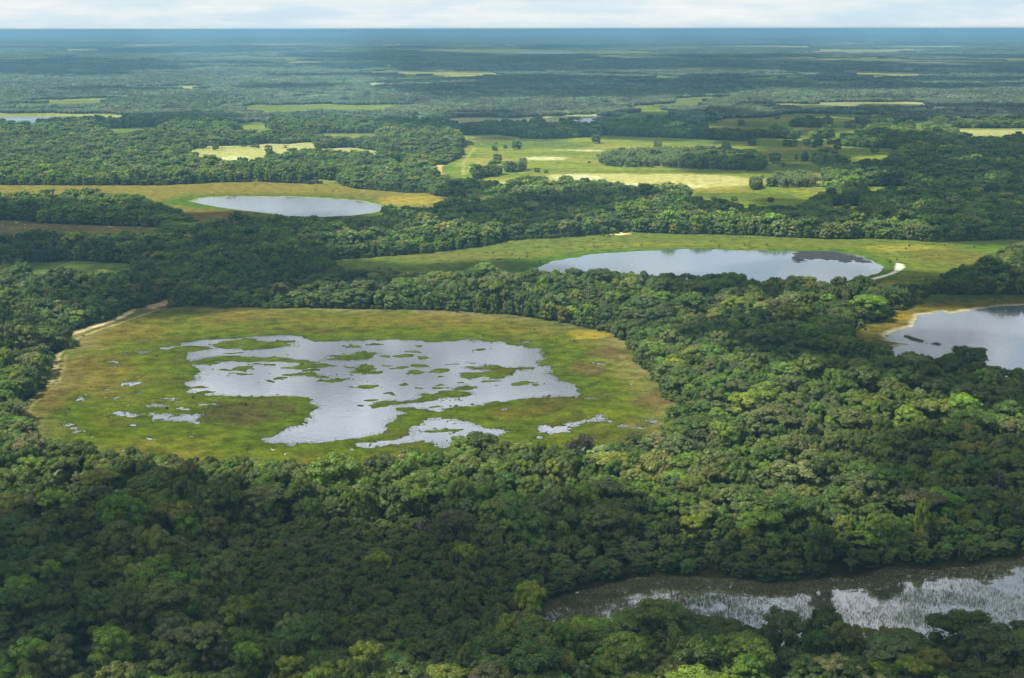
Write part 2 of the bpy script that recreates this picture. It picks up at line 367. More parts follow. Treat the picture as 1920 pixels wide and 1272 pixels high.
CL = [  # smaller clearings, each with its ground type
    (Z(zE, [(430, 50), (650, 38), (762, 42), (765, 92), (900, 102), (880, 118, N), (640, 115, N), (450, 105, N)]), 'lime'),
    (Z(zE, [(1040, 125), (1200, 122), (1520, 125), (1560, 142, N), (1300, 167, N), (1210, 152, N), (1050, 147, N)]), 'lime'),
    (Z(zE, [(90, 265), (150, 215), (460, 215), (560, 200), (760, 205), (880, 195), (1040, 190), (1040, 235), (1200, 240), (1280, 230), (1400, 235), (1530, 260), (1510, 340), (1470, 352, N),
        (1460, 302, N), (1400, 272, N), (1300, 292, N), (1180, 277, N), (1050, 252, N), (900, 252, N), (780, 282, N), (660, 287, N), (580, 317, N), (480, 312, N), (400, 350, N), (340, 335, N), (250, 322, N), (150, 302, N)]), 'straw'),
    (Z(zE, [(530, 462), (610, 455), (600, 495), (530, 495)]), 'lime'), (Z(zE, [(970, 465), (1200, 480), (1200, 512), (980, 507)]), 'lime'),
    (Z(zE, [(1570, 350), (1690, 342), (1690, 382, N)]), 'lime'),
    (Z(zF, [(100, 320), (190, 318), (175, 350), (150, 385, N), (88, 425, N), (88, 370)]), 'sand'),
    (Z(zG, [(280, 150), (440, 110), (560, 100), (650, 85), (860, 60), (1230, 58), (1600, 70), (1630, 80), (1590, 130), (1590, 182, N), (1500, 202, N), (1330, 192, N), (1280, 172, N),
        (1040, 202, N), (980, 167, N), (850, 152, N), (720, 184, N), (530, 184, N), (400, 170, N), (280, 165, N)]), 'lime'),
    (Z(zJ, [(240, 530), (700, 525), (1330, 528), (1330, 547, N), (900, 549, N), (850, 538, N), (700, 543, N), (240, 559, N)]), 'pale'),
    (Z(zJ, [(1380, 730), (1920, 728), (2100, 728), (2100, 775, N), (1500, 779, N), (1430, 744, N)]), 'straw'),
    (Z(zJ, [(1080, 737), (1210, 735), (1210, 760, N), (1090, 760, N)]), 'lime'), (Z(zJ, [(970, 668), (1240, 668), (1240, 692, N), (970, 692, N)]), 'lime'),
    (Z(zJ, [(1380, 648), (1600, 648), (1600, 668, N), (1380, 668, N)]), 'olive'),
    (Z(zK, [(790, 580), (880, 560), (1150, 558), (1290, 556), (1200, 614, N), (980, 614, N), (850, 609, N)]), 'lime'),
    (Z(zK, [(1050, 500), (1250, 490), (1580, 487), (1580, 516, N), (1400, 545, N), (1150, 549, N)]), 'olive'),
    (Z(zK, [(0, 652), (300, 630), (560, 625), (790, 614), (790, 654, N), (570, 654, N), (500, 699, N), (450, 695, N), (440, 680, N), (0, 676, N)]) + Z(zL, [(1900, 668, N), (1650, 684, N), (1450, 684, N), (1440, 650), (1650, 643), (1900, 650)]), 'pale'),
    (Z(zL, [(-60, 566), (0, 560), (500, 545), (1050, 552), (1100, 565), (1110, 594, N), (1000, 584, N), (750, 579, N), (560, 568, N), (350, 571, N), (0, 604, N), (-60, 600, N)]), 'lime'),
    (Z(zM, [(170, 520), (560, 498), (780, 503), (780, 524, N), (540, 534, N), (200, 534, N)]), 'lime'),
    (Z(zM, [(-200, 612), (0, 612), (1080, 615), (1090, 636, N), (700, 634, N), (500, 656, N), (330, 686, N), (200, 690, N), (0, 685, N), (-200, 685, N)]), 'straw'),
    (Z(zM, [(770, 740), (1000, 725), (1300, 712), (1300, 739, N), (1000, 764, N), (800, 769, N)]), 'lime'),
    (Z(zM, [(120, 750), (185, 742), (175, 785, N), (125, 780, N)]), 'lime'), (Z(zM, [(1330, 610), (1392, 610), (1385, 622, N)]), 'lime'),
    (Z(zL, [(570, 275), (810, 272), (1150, 292), (1340, 286), (1560, 300), (1580, 324, N), (1200, 324, N), (810, 295, N)]), 'pale'),
    (Z(zK, [(800, 318), (960, 320), (1190, 323), (1160, 384, N), (960, 384, N), (940, 335, N)]), 'olive'),
    (Z(zK, [(1290, 392), (1550, 388), (1550, 408, N), (1300, 408, N)]), 'pale'),
    (Z(zK, [(480, 168), (960, 178), (1500, 188), (1920, 198)]) + Z(zJ, [(900, 208), (1920, 222), (2100, 224), (2100, 252, N), (900, 238, N), (0, 217, N)]) + Z(zK, [(1200, 204, N), (480, 187, N)]), 'olive'),
    (Z(zL, [(1050, 125), (1300, 113), (1500, 93), (1920, 83)]) + Z(zK, [(60, 98), (460, 148), (480, 168), (0, 181, N)]) + Z(zL, [(1900, 181, N), (1560, 171, N), (1480, 156, N), (1050, 136, N)]), 'olive'),
    (Z(zM, [(1200, 267), (1390, 269), (1380, 284, N), (1210, 284, N)]), 'straw'), (Z(zM, [(1100, 411), (1270, 406), (1520, 406), (1520, 420, N), (1100, 422, N)]), 'pale'),
    (Z(zG, [(1500, 608), (1860, 598), (1870, 652, N), (1540, 652, N)]), 'lime'), (Z(zG, [(1250, 748), (1530, 752), (1510, 788, N), (1260, 780, N)]), 'sand'),
    (Z(zG, [(1870, 608), (1930, 603), (1930, 652, N), (1880, 652, N)]), 'lime'),
    (Z(zL, [(480, 27), (640, 27), (640, 38, N), (480, 38, N)]), 'pale'),
]
for p in [(Z(zK, [(900, 88), (1400, 92), (1400, 100, N), (900, 98, N)]), 'olive'), (Z(zL, [(330, 465), (560, 468), (560, 482, N), (330, 480, N)]), 'olive'),
          (Z(zL, [(800, 380), (1180, 372), (1180, 388, N), (800, 398, N)]), 'pale'), (Z(zJ, [(620, 326), (690, 324), (690, 334, N), (620, 336, N)]), 'straw')]:
    CL.append(p)
_rf = random.Random(5)
for _ in range(120):
    D_ = 4200 * math.exp(_rf.uniform(0, 1.75) ** 0.8); X_ = _rf.uniform(-0.36, 0.37) * D_
    if D_ < 9000 and _rf.random() < 0.35: continue
    wd, dp = D_ * _rf.uniform(0.012, 0.045), D_ * _rf.uniform(0.05, 0.11)
    CL.append(([(X_ + math.cos(a) * wd * _rf.uniform(0.8, 1.2), D_ + math.sin(a) * dp * _rf.uniform(0.7, 1.2)) for a in [k * 0.698 for k in range(9)]], _rf.choice(['pale', 'olive', 'olive', 'lime', 'straw'])))
WFAR = [Z(zM, [(-200, 640), (0, 640), (500, 636), (650, 648), (330, 720), (-200, 720)]), Z(zK, [(430, 662), (560, 640), (770, 634), (770, 700), (440, 700)]),
        Z(zG, [(520, 176), (560, 178), (560, 188), (520, 188)]), Z(zG, [(630, 174), (715, 174), (715, 190), (630, 190)]),
        Z(zK, [(40, 148), (470, 155), (475, 164), (150, 163), (40, 156)]), Z(zL, [(1150, 120), (1300, 118), (1300, 126), (1150, 128)]), Z(zL, [(1650, 98), (1860, 96), (1860, 103), (1700, 105)]),
        Z(zK, [(1160, 324), (1196, 324), (1196, 332), (1160, 332)]), Z(zL, [(720, 272), (812, 272), (812, 281), (720, 281)]), Z(zL, [(1340, 286), (1420, 286), (1420, 293), (1340, 293)])]
GROVES = [Z(zF, [(1330, 290), (1350, 240, N), (1500, 200, N), (1700, 190, N), (1900, 180, N)]) + Z(zG, [(300, 310, N), (500, 305, N), (700, 330, N), (790, 390, N), (800, 440), (740, 488), (500, 480), (200, 475), (0, 465)]) + Z(zF, [(1500, 335), (1400, 320)]),
          Z(zG, [(900, 400), (920, 340, N), (1000, 355, N), (1100, 360, N), (1150, 320, N), (1300, 330, N), (1380, 370, N), (1400, 445), (1120, 445), (1080, 405)]),
          Z(zF, [(425, 392), (450, 372, N), (540, 352, N), (650, 345, N), (700, 295, N), (800, 290, N), (860, 300, N), (862, 352), (790, 375), (600, 388), (500, 394)]),
          Z(zG, [(940, 120), (1100, 100, N), (1220, 95, N), (1350, 122, N), (1350, 165), (1000, 162)]),
          Z(zG, [(650, 592), (700, 570, N), (830, 515, N), (950, 485, N), (1120, 485, N), (1230, 560, N), (1250, 604), (1080, 614), (900, 614)])]
PALMS = [Z(zG, [(640, 600), (700, 560), (830, 500), (950, 470), (1200, 470), (1290, 620), (900, 620)]), Z(zF, [(1320, 300), (1350, 230), (1500, 190), (1750, 190), (1750, 340), (1400, 325)]), Z(zG, [(-100, 480), (-100, 300), (300, 300), (250, 480)])]
CP = Z(zO, [(20, 400), (60, 370), (350, 290), (640, 210), (760, 165), (1000, 170), (1500, 185)]) + Z(zN, [(0, 300), (300, 285), (700, 235), (800, 205), (1050, 185), (1500, 180), (1700, 145), (1920, 95), (2300, 60),
     (2300, 560, 5.6), (1920, 560, 5.6), (1750, 610, 5.6), (1560, 630, 5.6), (1550, 580, 5.6), (1400, 550, 5.6), (1300, 620, 5.6), (1270, 690, 5.6), (1120, 700, 5.6), (1080, 650, 5.6), (900, 630, 5.6), (790, 655, 5.6), (560, 610, 5.6),
     (420, 560, 5.6), (220, 640, 5.6), (50, 580, 5.6)]) + Z(zO, [(1500, 485, 5.6), (1250, 455, 5.6), (1000, 435, 5.6), (850, 465, 5.6), (700, 495, 5.6), (500, 495, 5.6), (250, 490, 5.6), (30, 480, 5.6)])
SAND = [(Z(z6, [(830, 82), (835, 72), (870, 68), (900, 55), (935, 45), (975, 20), (985, 30), (945, 60), (935, 75), (900, 80), (870, 92)]), (0.95, 0.62, 0.70)), (W2b, (0.72, 0.68, 1.0)),
        (Z(z4, [(1510, 724), (1540, 712), (1630, 710), (1630, 722), (1570, 728)]), (0.62, 0.50, 0.33))]
TRK = [Z(z6, [(860, 108), (740, 150), (640, 185), (540, 218), (440, 260), (340, 345), (300, 400), (300, 470)]),
       Z(z6, [(835, 90), (760, 92), (730, 115), (660, 150), (560, 185), (480, 212), (400, 240)]),
       Z(z6, [(330, 350), (318, 420), (290, 500), (200, 580), (130, 640), (105, 700), (150, 760)])]
TRK2 = [Z(zF, [(440, 190), (400, 250), (360, 300), (355, 395)]), Z(zF, [(480, 300), (420, 320), (370, 390)])]
SHRUB = Z(z1, [(380, 1010), (900, 995), (1040, 1080), (1010, 1180), (860, 1300), (640, 1300), (480, 1180), (300, 1080)])

PAL = {'lime': [(0.205, 0.245, 0.075), (0.130, 0.175, 0.055), (0.25, 0.24, 0.10)], 'straw': [(0.36, 0.33, 0.18), (0.22, 0.24, 0.09), (0.42, 0.40, 0.26)],
       'pale': [(0.42, 0.41, 0.36), (0.24, 0.25, 0.14), (0.46, 0.45, 0.42)], 'olive': [(0.17, 0.19, 0.075), (0.13, 0.16, 0.07), (0.22, 0.20, 0.11)], 'sand': [(0.60, 0.45, 0.26)] * 3,
       'field': [(0.24, 0.265, 0.055), (0.145, 0.205, 0.05), (0.31, 0.27, 0.085)]}
# ------------------------------------------------------------------ materials
def mat(name):
    m = bpy.data.materials.new(name)
    m.use_nodes = True
    m.node_tree.nodes.clear()
    return m, m.node_tree

def ground_mat():
    m, t = mat('meadow and forest soil')
    a = nn(t, 'ShaderNodeAttribute', attribute_name='col')
    geo = nn(t, 'ShaderNodeNewGeometry')
    n1 = nn(t, 'ShaderNodeTexNoise'); n1.inputs['Scale'].default_value = 0.9; n1.inputs['Detail'].default_value = 6
    n2 = nn(t, 'ShaderNodeTexNoise'); n2.inputs['Scale'].default_value = 0.14; n2.inputs['Detail'].default_value = 5
    for n in (n1, n2):
        t.links.new(geo.outputs['Position'], n.inputs['Vector'])
    mm = nn(t, 'ShaderNodeMath', operation='MULTIPLY')
    t.links.new(n1.outputs['Fac'], mm.inputs[0]); t.links.new(n2.outputs['Fac'], mm.inputs[1])
    r = ramp(t, [(0.13, (0.5, 0.5, 0.5)), (0.25, (1, 1, 1)), (0.38, (1.45, 1.4, 1.35))], mm.outputs[0])
    mx = nn(t, 'ShaderNodeMix', data_type='RGBA', blend_type='MULTIPLY'); mx.inputs['Factor'].default_value = 1
    t.links.new(a.outputs['Color'], mx.inputs['A']); t.links.new(r.outputs[0], mx.inputs['B'])
    b = nn(t, 'ShaderNodeBsdfDiffuse')
    t.links.new(mx.outputs['Result'], b.inputs['Color'])
    bp = nn(t, 'ShaderNodeBump'); bp.inputs['Strength'].default_value = 0.6; bp.inputs['Distance'].default_value = 0.5
    t.links.new(n1.outputs['Fac'], bp.inputs['Height']); t.links.new(bp.outputs[0], b.inputs['Normal'])
    o = nn(t, 'ShaderNodeOutputMaterial'); t.links.new(b.outputs[0], o.inputs[0])
    return m

def water_mat(name, body, gl=0.72, rough=0.03, bump=0.03, wave=0.35):
    m, t = mat(name)
    geo = nn(t, 'ShaderNodeNewGeometry')
    mp = nn(t, 'ShaderNodeMapping'); mp.inputs['Scale'].default_value = (1.0, 1.0, 1.0)
    t.links.new(geo.outputs['Position'], mp.inputs['Vector'])
    n = nn(t, 'ShaderNodeTexNoise'); n.inputs['Scale'].default_value = wave; n.inputs['Detail'].default_value = 4
    t.links.new(mp.outputs[0], n.inputs['Vector'])
    bp = nn(t, 'ShaderNodeBump'); bp.inputs['Strength'].default_value = 1.0; bp.inputs['Distance'].default_value = bump
    t.links.new(n.outputs['Fac'], bp.inputs['Height'])
    ng = nn(t, 'ShaderNodeTexNoise'); ng.inputs['Scale'].default_value = 0.02; ng.inputs['Detail'].default_value = 3
    t.links.new(geo.outputs['Position'], ng.inputs['Vector'])
    rr = nn(t, 'ShaderNodeMapRange'); rr.inputs['To Min'].default_value = rough * 0.4; rr.inputs['To Max'].default_value = rough * 2.2
    t.links.new(ng.outputs['Fac'], rr.inputs['Value'])
    g = nn(t, 'ShaderNodeBsdfGlossy'); g.inputs['Color'].default_value = (0.78, 0.80, 0.84, 1)
    t.links.new(rr.outputs[0], g.inputs['Roughness']); t.links.new(bp.outputs[0], g.inputs['Normal'])
    d = nn(t, 'ShaderNodeBsdfDiffuse'); d.inputs['Color'].default_value = body + (1,)
    mx = nn(t, 'ShaderNodeMixShader'); mx.inputs[0].default_value = gl
    t.links.new(d.outputs[0], mx.inputs[1]); t.links.new(g.outputs[0], mx.inputs[2])
    o = nn(t, 'ShaderNodeOutputMaterial'); t.links.new(mx.outputs[0], o.inputs[0])
    return m

def leaf_mat(name='foliage', use_tint=True, base=(0.06, 0.1, 0.03)):
    m, t = mat(name)
    if use_tint:
        a = nn(t, 'ShaderNodeAttribute', attribute_name='tint', attribute_type='INSTANCER')
        colo = a.outputs['Color']
    else:
        a = nn(t, 'ShaderNodeAttribute', attribute_name='col'); colo = a.outputs['Color']
    v = nn(t, 'ShaderNodeAttribute', attribute_name='shade')
    mx = nn(t, 'ShaderNodeMix', data_type='RGBA', blend_type='MULTIPLY'); mx.inputs['Factor'].default_value = 1
    t.links.new(colo, mx.inputs['A'])
    if use_tint:
        t.links.new(v.outputs['Color'], mx.inputs['B'])
    else:
        mx.inputs['B'].default_value = (1, 1, 1, 1)
    d = nn(t, 'ShaderNodeBsdfDiffuse'); t.links.new(mx.outputs['Result'], d.inputs['Color'])
    tr = nn(t, 'ShaderNodeBsdfTranslucent')
    br = nn(t, 'ShaderNodeMix', data_type='RGBA', blend_type='MULTIPLY'); br.inputs['Factor'].default_value = 1
    br.inputs['B'].default_value = (1.25, 1.35, 0.6, 1)
    t.links.new(mx.outputs['Result'], br.inputs['A']); t.links.new(br.outputs['Result'], tr.inputs['Color'])
    ms = nn(t, 'ShaderNodeMixShader'); ms.inputs[0].default_value = 0.36
    t.links.new(d.outputs[0], ms.inputs[1]); t.links.new(tr.outputs[0], ms.inputs[2])
    gl = nn(t, 'ShaderNodeBsdfGlossy'); gl.inputs['Roughness'].default_value = 0.5; gl.inputs['Color'].default_value = (0.9, 0.95, 1, 1)
    m2 = nn(t, 'ShaderNodeMixShader'); m2.inputs[0].default_value = 0.018
    t.links.new(ms.outputs[0], m2.inputs[1]); t.links.new(gl.outputs[0], m2.inputs[2])
    o = nn(t, 'ShaderNodeOutputMaterial'); t.links.new(m2.outputs[0], o.inputs[0])
    return m

def plain_mat(name, c1, c2, scale=3.0):
    m, t = mat(name)
    tcn = nn(t, 'ShaderNodeTexCoord')
    n = nn(t, 'ShaderNodeTexNoise'); n.inputs['Scale'].default_value = scale; n.inputs['Detail'].default_value = 5
    t.links.new(tcn.outputs['Object'], n.inputs['Vector'])
    r = ramp(t, [(0.35, c1), (0.65, c2)], n.outputs['Fac'])
    b = nn(t, 'ShaderNodeBsdfDiffuse'); t.links.new(r.outputs[0], b.inputs['Color'])
    o = nn(t, 'ShaderNodeOutputMaterial'); t.links.new(b.outputs[0], o.inputs[0])
    return m

M_GROUND = ground_mat()
M_WATER = water_mat('silty lagoon water', (0.20, 0.22, 0.26), 0.74)
M_POND = water_mat('dark pond water', (0.10, 0.10, 0.07), 0.60, 0.05, 0.02, 0.6)
M_LEAF = leaf_mat()
M_REED = leaf_mat('reed blades', False)
M_BARK = plain_mat('grey bark', (0.20, 0.18, 0.15), (0.42, 0.39, 0.34), 2.0)
M_BIRD = plain_mat('white plumage', (0.72, 0.72, 0.70), (0.82, 0.82, 0.8), 5.0)
M_BILL = plain_mat('dark bill and legs', (0.05, 0.045, 0.04), (0.09, 0.08, 0.07), 5.0)

# ------------------------------------------------------------------ ground sheet
def ground_rows():
    r = [-140.0, -60.0, 0.0, 60.0, 120.0, 170.0, 210.0, 235.0]
    y = 235.0
    while y < 110000.0:
        if y < 800: st = 0.85
        elif y < 1500: st = max(0.85, y * 0.0016)
        elif y < 3000: st = y * 0.0028
        else: st = y * 0.0065
        y += st
        r.append(y)
    return np.array(r)

YR = ground_rows()
UC = np.concatenate([[-3.0, -1.8, -1.1, -0.8, -0.6, -0.5], np.linspace(-0.43, -0.345, 20), np.linspace(-0.344, 0.344, 640), np.linspace(0.345, 0.43, 20), [0.5, 0.6, 0.8, 1.1, 1.8, 3.0]])
gx = UC[None, :] * (YR[:, None] + 150.0)
gy = np.repeat(YR[:, None], len(UC), 1)
shp = gx.shape
X = gx.ravel(); Y = gy.ravel()
n_big = fbm(X, Y, 60, 4, 3)
n_mid = fbm(X, Y, 14, 4, 5)
n_fin = fbm(X, Y, 3.2, 3, 9)
n_f2 = fbm(X, Y, 6.0, 4, 21)
wx = X + (fbm(X, Y, 9, 3, 31) - 0.5) * 5.0
wy = Y + (fbm(X, Y, 9, 3, 37) - 0.5) * 7.0

def farwarp(x, y):
    k = np.clip((y - 1300) / 1500, 0, 1) * y
    return (fbm(x, y * 0.7, 110, 4, 33) - 0.5) * 0.085 * k, (fbm(x, y * 0.7, 110, 4, 35) - 0.5) * 0.045 * k
fwx, fwy = farwarp(X, Y)
wx = wx + fwx; wy = wy + fwy

def lerp3(c, t):
    """c: three colours, t 0..2"""
    c = np.array(c)
    t = np.clip(t, 0, 2)[:, None]
    return np.where(t < 1, c[0] * (1 - t) + c[1] * t, c[1] * (2 - t) + c[2] * (t - 1))

def mixm(col, m, c, a):
    a = np.clip(a, 0, 1)[:, None]
    col[m] = col[m] * (1 - a) + np.array(c) * a

land = np.zeros((X.size, 3)); land[:] = (0.035, 0.042, 0.02)
land *= (0.7 + 0.6 * n_mid)[:, None]
hgt = 0.5 + 0.3 * (n_mid - 0.5)
Wt = np.full(X.size, -60.0)      # metres into open water

far = Y > 9000
fcol = np.array((0.07, 0.11, 0.035)) * (0.6 + 0.8 * fbm(X, Y * 0.5, 900, 4, 77))[:, None]
land[far] = fcol[far]

def region(poly, pad=0.0):
    p = np.array(poly)
    return np.where((X > p[:, 0].min() - pad) & (X < p[:, 0].max() + pad) & (Y > p[:, 1].min() - pad) & (Y < p[:, 1].max() + pad))[0]

# --- main lagoon basin
idx = region(C1, 12)
x, y = wx[idx], wy[idx]
sc = sdist(x, y, C1, 30)
w = sdist(x, y, W1, 200)
for p in (W1b, W1c, W1d, W1e, W1f, W1g, W1h):
    w = np.maximum(w, sdist(x, y, p, 200))
x0, y0 = X[idx], Y[idx]
shore = w.copy()
for p in ISL:
    w = np.minimum(w, -sdist(x, y, p, 40))
for e in IELL:
    w = np.minimum(w, -sell(x, y, (e[0], e[1], e[2] * 1.02, e[3] * 1.25)) + 0.2)
for e in PUD:
    w = np.maximum(w, sell(x, y, e))
sparse = np.zeros(len(idx))
for p, s in ((W1g, 1.4), (W1h, 1.0), (W1f, 1.0), (W1e, 0.6), (W1c, 0.4), (W1b, 0.35)):
    sparse = np.maximum(sparse, np.where(sdist(x, y, p, 6) > -3, s, 0))
for e in PUD:
    sparse = np.maximum(sparse, np.where(sell(x, y, e) > -3, 1.2, 0))
n_x = fbm(X[idx], Y[idx], 1.6, 2, 57)
w = w + (n_f2[idx] - 0.5) * 4.2 + (n_fin[idx] - 0.5) * (3.0 + 3.0 * sparse) + (n_x - 0.5) * (2.0 + 2.0 * sparse) - 0.25 - 0.35 * sparse
speck = np.clip((fbm(x0, y0, 1.7, 2, 55) - 0.76) * 30, 0, 3) * (fbm(x0, y0, 25, 2, 56) > 0.52)
w = np.where(w > 0, w - speck * np.clip(2 - w * 0.02, 0, 2), w)
m1 = sc > -1.5
Wt[idx[m1]] = w[m1]
d = -shore
ring = np.clip(d / 20.0, 0, 2.0) + (n_mid[idx] - 0.5) * 0.8
c = lerp3([(0.095, 0.158, 0.020), (0.150, 0.195, 0.028), (0.215, 0.200, 0.060)], ring)
edge = np.clip(1.25 - sc / 15.0 + (n_mid[idx] - 0.5) * 0.8, 0, 1)
c = c * (1 - 0.7 * edge[:, None]) + np.array((0.275, 0.272, 0.170)) * 0.7 * edge[:, None]
br = np.clip((fbm(x0, y0, 22, 4, 61) - 0.60) * 6, 0, 0.32)[:, None]
c = c * (1 - br) + np.array((0.160, 0.130, 0.050)) * br
gr = np.clip((fbm(x0 * 0.6, y0, 18, 4, 63) - 0.56) * 7, 0, 0.55)[:, None]
c = c * (1 - gr) + np.array((0.095, 0.165, 0.018)) * gr
c *= (0.72 + 0.56 * n_fin[idx])[:, None]
pt = [(zA, 700, 840, 440, 135, (0.108, 0.112, 0.050), 0.95), (z7, 1400, 430, 110, 45, (0.165, 0.125, 0.085), 0.8), (z7, 1500, 340, 130, 30, (0.15, 0.095, 0.06), 0.7),
      (z7, 1750, 620, 140, 55, (0.15, 0.11, 0.075), 0.6), (z7, 1400, 240, 130, 28, (0.42, 0.36, 0.05), 0.85), (z7, 1200, 620, 260, 55, (0.10, 0.095, 0.035), 0.7),
      (z7, 1500, 680, 180, 40, (0.20, 0.25, 0.02), 0.6), (z6, 1900, 180, 420, 18, (0.17, 0.20, 0.03), 0.7), (z6, 280, 620, 120, 90, (0.175, 0.125, 0.058), 0.6),
      (z6, 1800, 215, 300, 22, (0.12, 0.105, 0.04), 0.7), (zB, 1250, 700, 330, 60, (0.14, 0.11, 0.035), 0.6), (z6, 600, 400, 200, 80, (0.14, 0.13, 0.035), 0.5),
      (z7, 1600, 755, 60, 14, (0.33, 0.31, 0.22), 0.8), (z6, 900, 260, 260, 30, (0.15, 0.14, 0.04), 0.6)]
for z_, cx_, cy_, rx_, ry_, cc, al in pt:
    e = ell(z_, cx_, cy_, rx_, ry_)
    q = 1 - ((x0 - e[0]) / e[2]) ** 2 - ((y0 - e[1]) / e[3]) ** 2 + (n_f2[idx] - 0.5) * 2.2
    a = (np.clip(q * 1.6, 0, 1) * al)[:, None]
    c = c * (1 - a) + np.array(cc) * a * (0.75 + 0.5 * n_fin[idx])[:, None]
wet = np.clip(1 - np.abs(w - 0.2) / 1.6, 0, 1)[:, None] * 0.6
c = c * (1 - wet) + np.array((0.055, 0.075, 0.022)) * wet
land[idx[m1]] = c[m1]

def basin(CLR, WS, cols, L, patches=(), shore_amp=2.0, rim=None):
    idx = region(CLR, 12)
    x, y = wx[idx], wy[idx]
    sc = sdist(x, y, CLR, 30)
    w = np.full(len(idx), -400.0)
    for p in WS:
        w = np.maximum(w, sdist(x, y, p, 400))
    d = -w
    w = w + (n_f2[idx] - 0.5) * shore_amp
    m = sc > -1.5
    Wt[idx[m]] = w[m]
    c = lerp3(cols, np.clip(d / L, 0, 2) + (n_mid[idx] - 0.5) * 1.2 + (n_big[idx] - 0.5) * 0.8)
    c *= (0.78 + 0.44 * n_fin[idx])[:, None]
    for z_, cx_, cy_, rx_, ry_, cc, al in patches:
        e = ell(z_, cx_, cy_, rx_, ry_)
        q = 1 - ((x - e[0]) / e[2]) ** 2 - ((y - e[1]) / e[3]) ** 2 + (n_f2[idx] - 0.5) * 1.8
        a = (np.clip(q * 1.6, 0, 1) * al)[:, None]
        c = c * (1 - a) + np.array(cc) * a
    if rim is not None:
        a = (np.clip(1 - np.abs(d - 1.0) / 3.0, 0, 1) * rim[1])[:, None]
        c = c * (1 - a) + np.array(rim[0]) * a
    land[idx[m]] = c[m]

basin(C2, [W2], [(0.085, 0.145, 0.030), (0.150, 0.170, 0.045), (0.130, 0.160, 0.052)], 22,
      [(z4, 1250, 880, 400, 40, (0.07, 0.14, 0.025), 0.8), (z5, 1250, 800, 260, 22, (0.33, 0.27, 0.07), 0.7), (z5, 1550, 850, 300, 50, (0.16, 0.135, 0.05), 0.7), (z5, 1750, 800, 170, 35, (0.10, 0.17, 0.03), 0.8),
       (z5, 1200, 1000, 130, 18, (0.32, 0.27, 0.06), 0.8), (z4, 700, 840, 500, 22, (0.17, 0.145, 0.06), 0.6), (z4, 1700, 780, 400, 10, (0.25, 0.19, 0.05), 0.6)])
basin(C3, [W3], [(0.185, 0.170, 0.040), (0.20, 0.185, 0.055), (0.13, 0.16, 0.05)], 12,
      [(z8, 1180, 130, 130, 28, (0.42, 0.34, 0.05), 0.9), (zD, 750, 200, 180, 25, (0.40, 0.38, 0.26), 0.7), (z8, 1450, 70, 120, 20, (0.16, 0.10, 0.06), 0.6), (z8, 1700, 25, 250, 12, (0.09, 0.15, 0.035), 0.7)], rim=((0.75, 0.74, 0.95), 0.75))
basin(C4, [W4], [(0.080, 0.130, 0.026), (0.155, 0.150, 0.048), (0.215, 0.180, 0.060)], 22,
      [(zE, 100, 640, 300, 40, (0.07, 0.14, 0.02), 0.8), (zE, 250, 730, 350, 30, (0.17, 0.10, 0.05), 0.8), (zE, 1750, 630, 260, 45, (0.36, 0.27, 0.07), 0.85), (zE, 700, 500, 350, 14, (0.20, 0.14, 0.08), 0.7)], rim=((0.5, 0.5, 0.45), 0.55))

for poly, kind in [(C5, 'c5'), (C6, 'c6'), (MF, 'field')] + CL:
    idx = region(poly, 5)
    if not len(idx):
        continue
    ins = inpoly(wx[idx], wy[idx], poly)
    idx = idx[ins]
    pc = {'c5': [(0.085, 0.145, 0.04), (0.075, 0.12, 0.04), (0.11, 0.15, 0.05)], 'c6': [(0.20, 0.155, 0.10), (0.17, 0.15, 0.085), (0.22, 0.16, 0.12)]}.get(kind) or PAL[kind]
    L = 260 if kind != 'field' else 110
    t = np.clip((fbm(X[idx] * 0.25, Y[idx], L * 0.35, 4, 91) - 0.36) * 7, 0, 2)
    c = lerp3(pc, t)
    c *= (0.8 + 0.4 * n_f2[idx])[:, None]
    land[idx] = c
for e, cc, al in [((zF, 850, 170, 560, 34), (0.095, 0.145, 0.055), 0.7), ((zG, 300, 260, 500, 26), (0.10, 0.15, 0.05), 0.6), ((zF, 560, 130, 210, 22), (0.13, 0.105, 0.065), 0.8),
                  ((zG, 600, 680, 560, 36), (0.10, 0.125, 0.032), 0.8), ((zG, 450, 640, 260, 14), (0.26, 0.20, 0.06), 0.7), ((zG, 950, 440, 150, 30), (0.085, 0.115, 0.035), 0.7),
                  ((zG, 620, 130, 240, 14), (0.17, 0.14, 0.09), 0.7), ((zF, 240, 350, 60, 22), (0.09, 0.19, 0.03), 0.7), ((zF, 440, 310, 130, 30), (0.36, 0.33, 0.13), 0.6), ((zG, 0, 490, 700, 16), (0.14, 0.15, 0.04), 0.7)]:
    e = ell(*e)
    q = 1 - ((X - e[0]) / e[2]) ** 2 - ((Y - e[1]) / e[3]) ** 2
    m = np.where((q > -1) & (Y < 4200))[0]
    m = m[inpoly(wx[m], wy[m], MF) | inpoly(wx[m], wy[m], CL[7][0])]
    a = np.clip((q[m] + (n_mid[m] - 0.5) * 1.6) * 1.6, 0, 1) * al
    mixm(land, m, cc, a)
for poly, cc, al in [(PALE1, (0.52, 0.47, 0.30), 0.85), (PALE2, (0.56, 0.55, 0.45), 0.95), (PALE3, (0.55, 0.53, 0.45), 0.9), (PALE4, (0.42, 0.46, 0.42), 0.9), (PALE5, (0.45, 0.44, 0.24), 0.85)]:
    idx = region(poly, 25)
    s = sdist(wx[idx], wy[idx], poly, 25)
    a = np.clip((s + (n_mid[idx] - 0.5) * 22) / 9 + 0.5, 0, 1) * al
    mixm(land, idx, cc, a * (0.8 + 0.4 * n_f2[idx]))
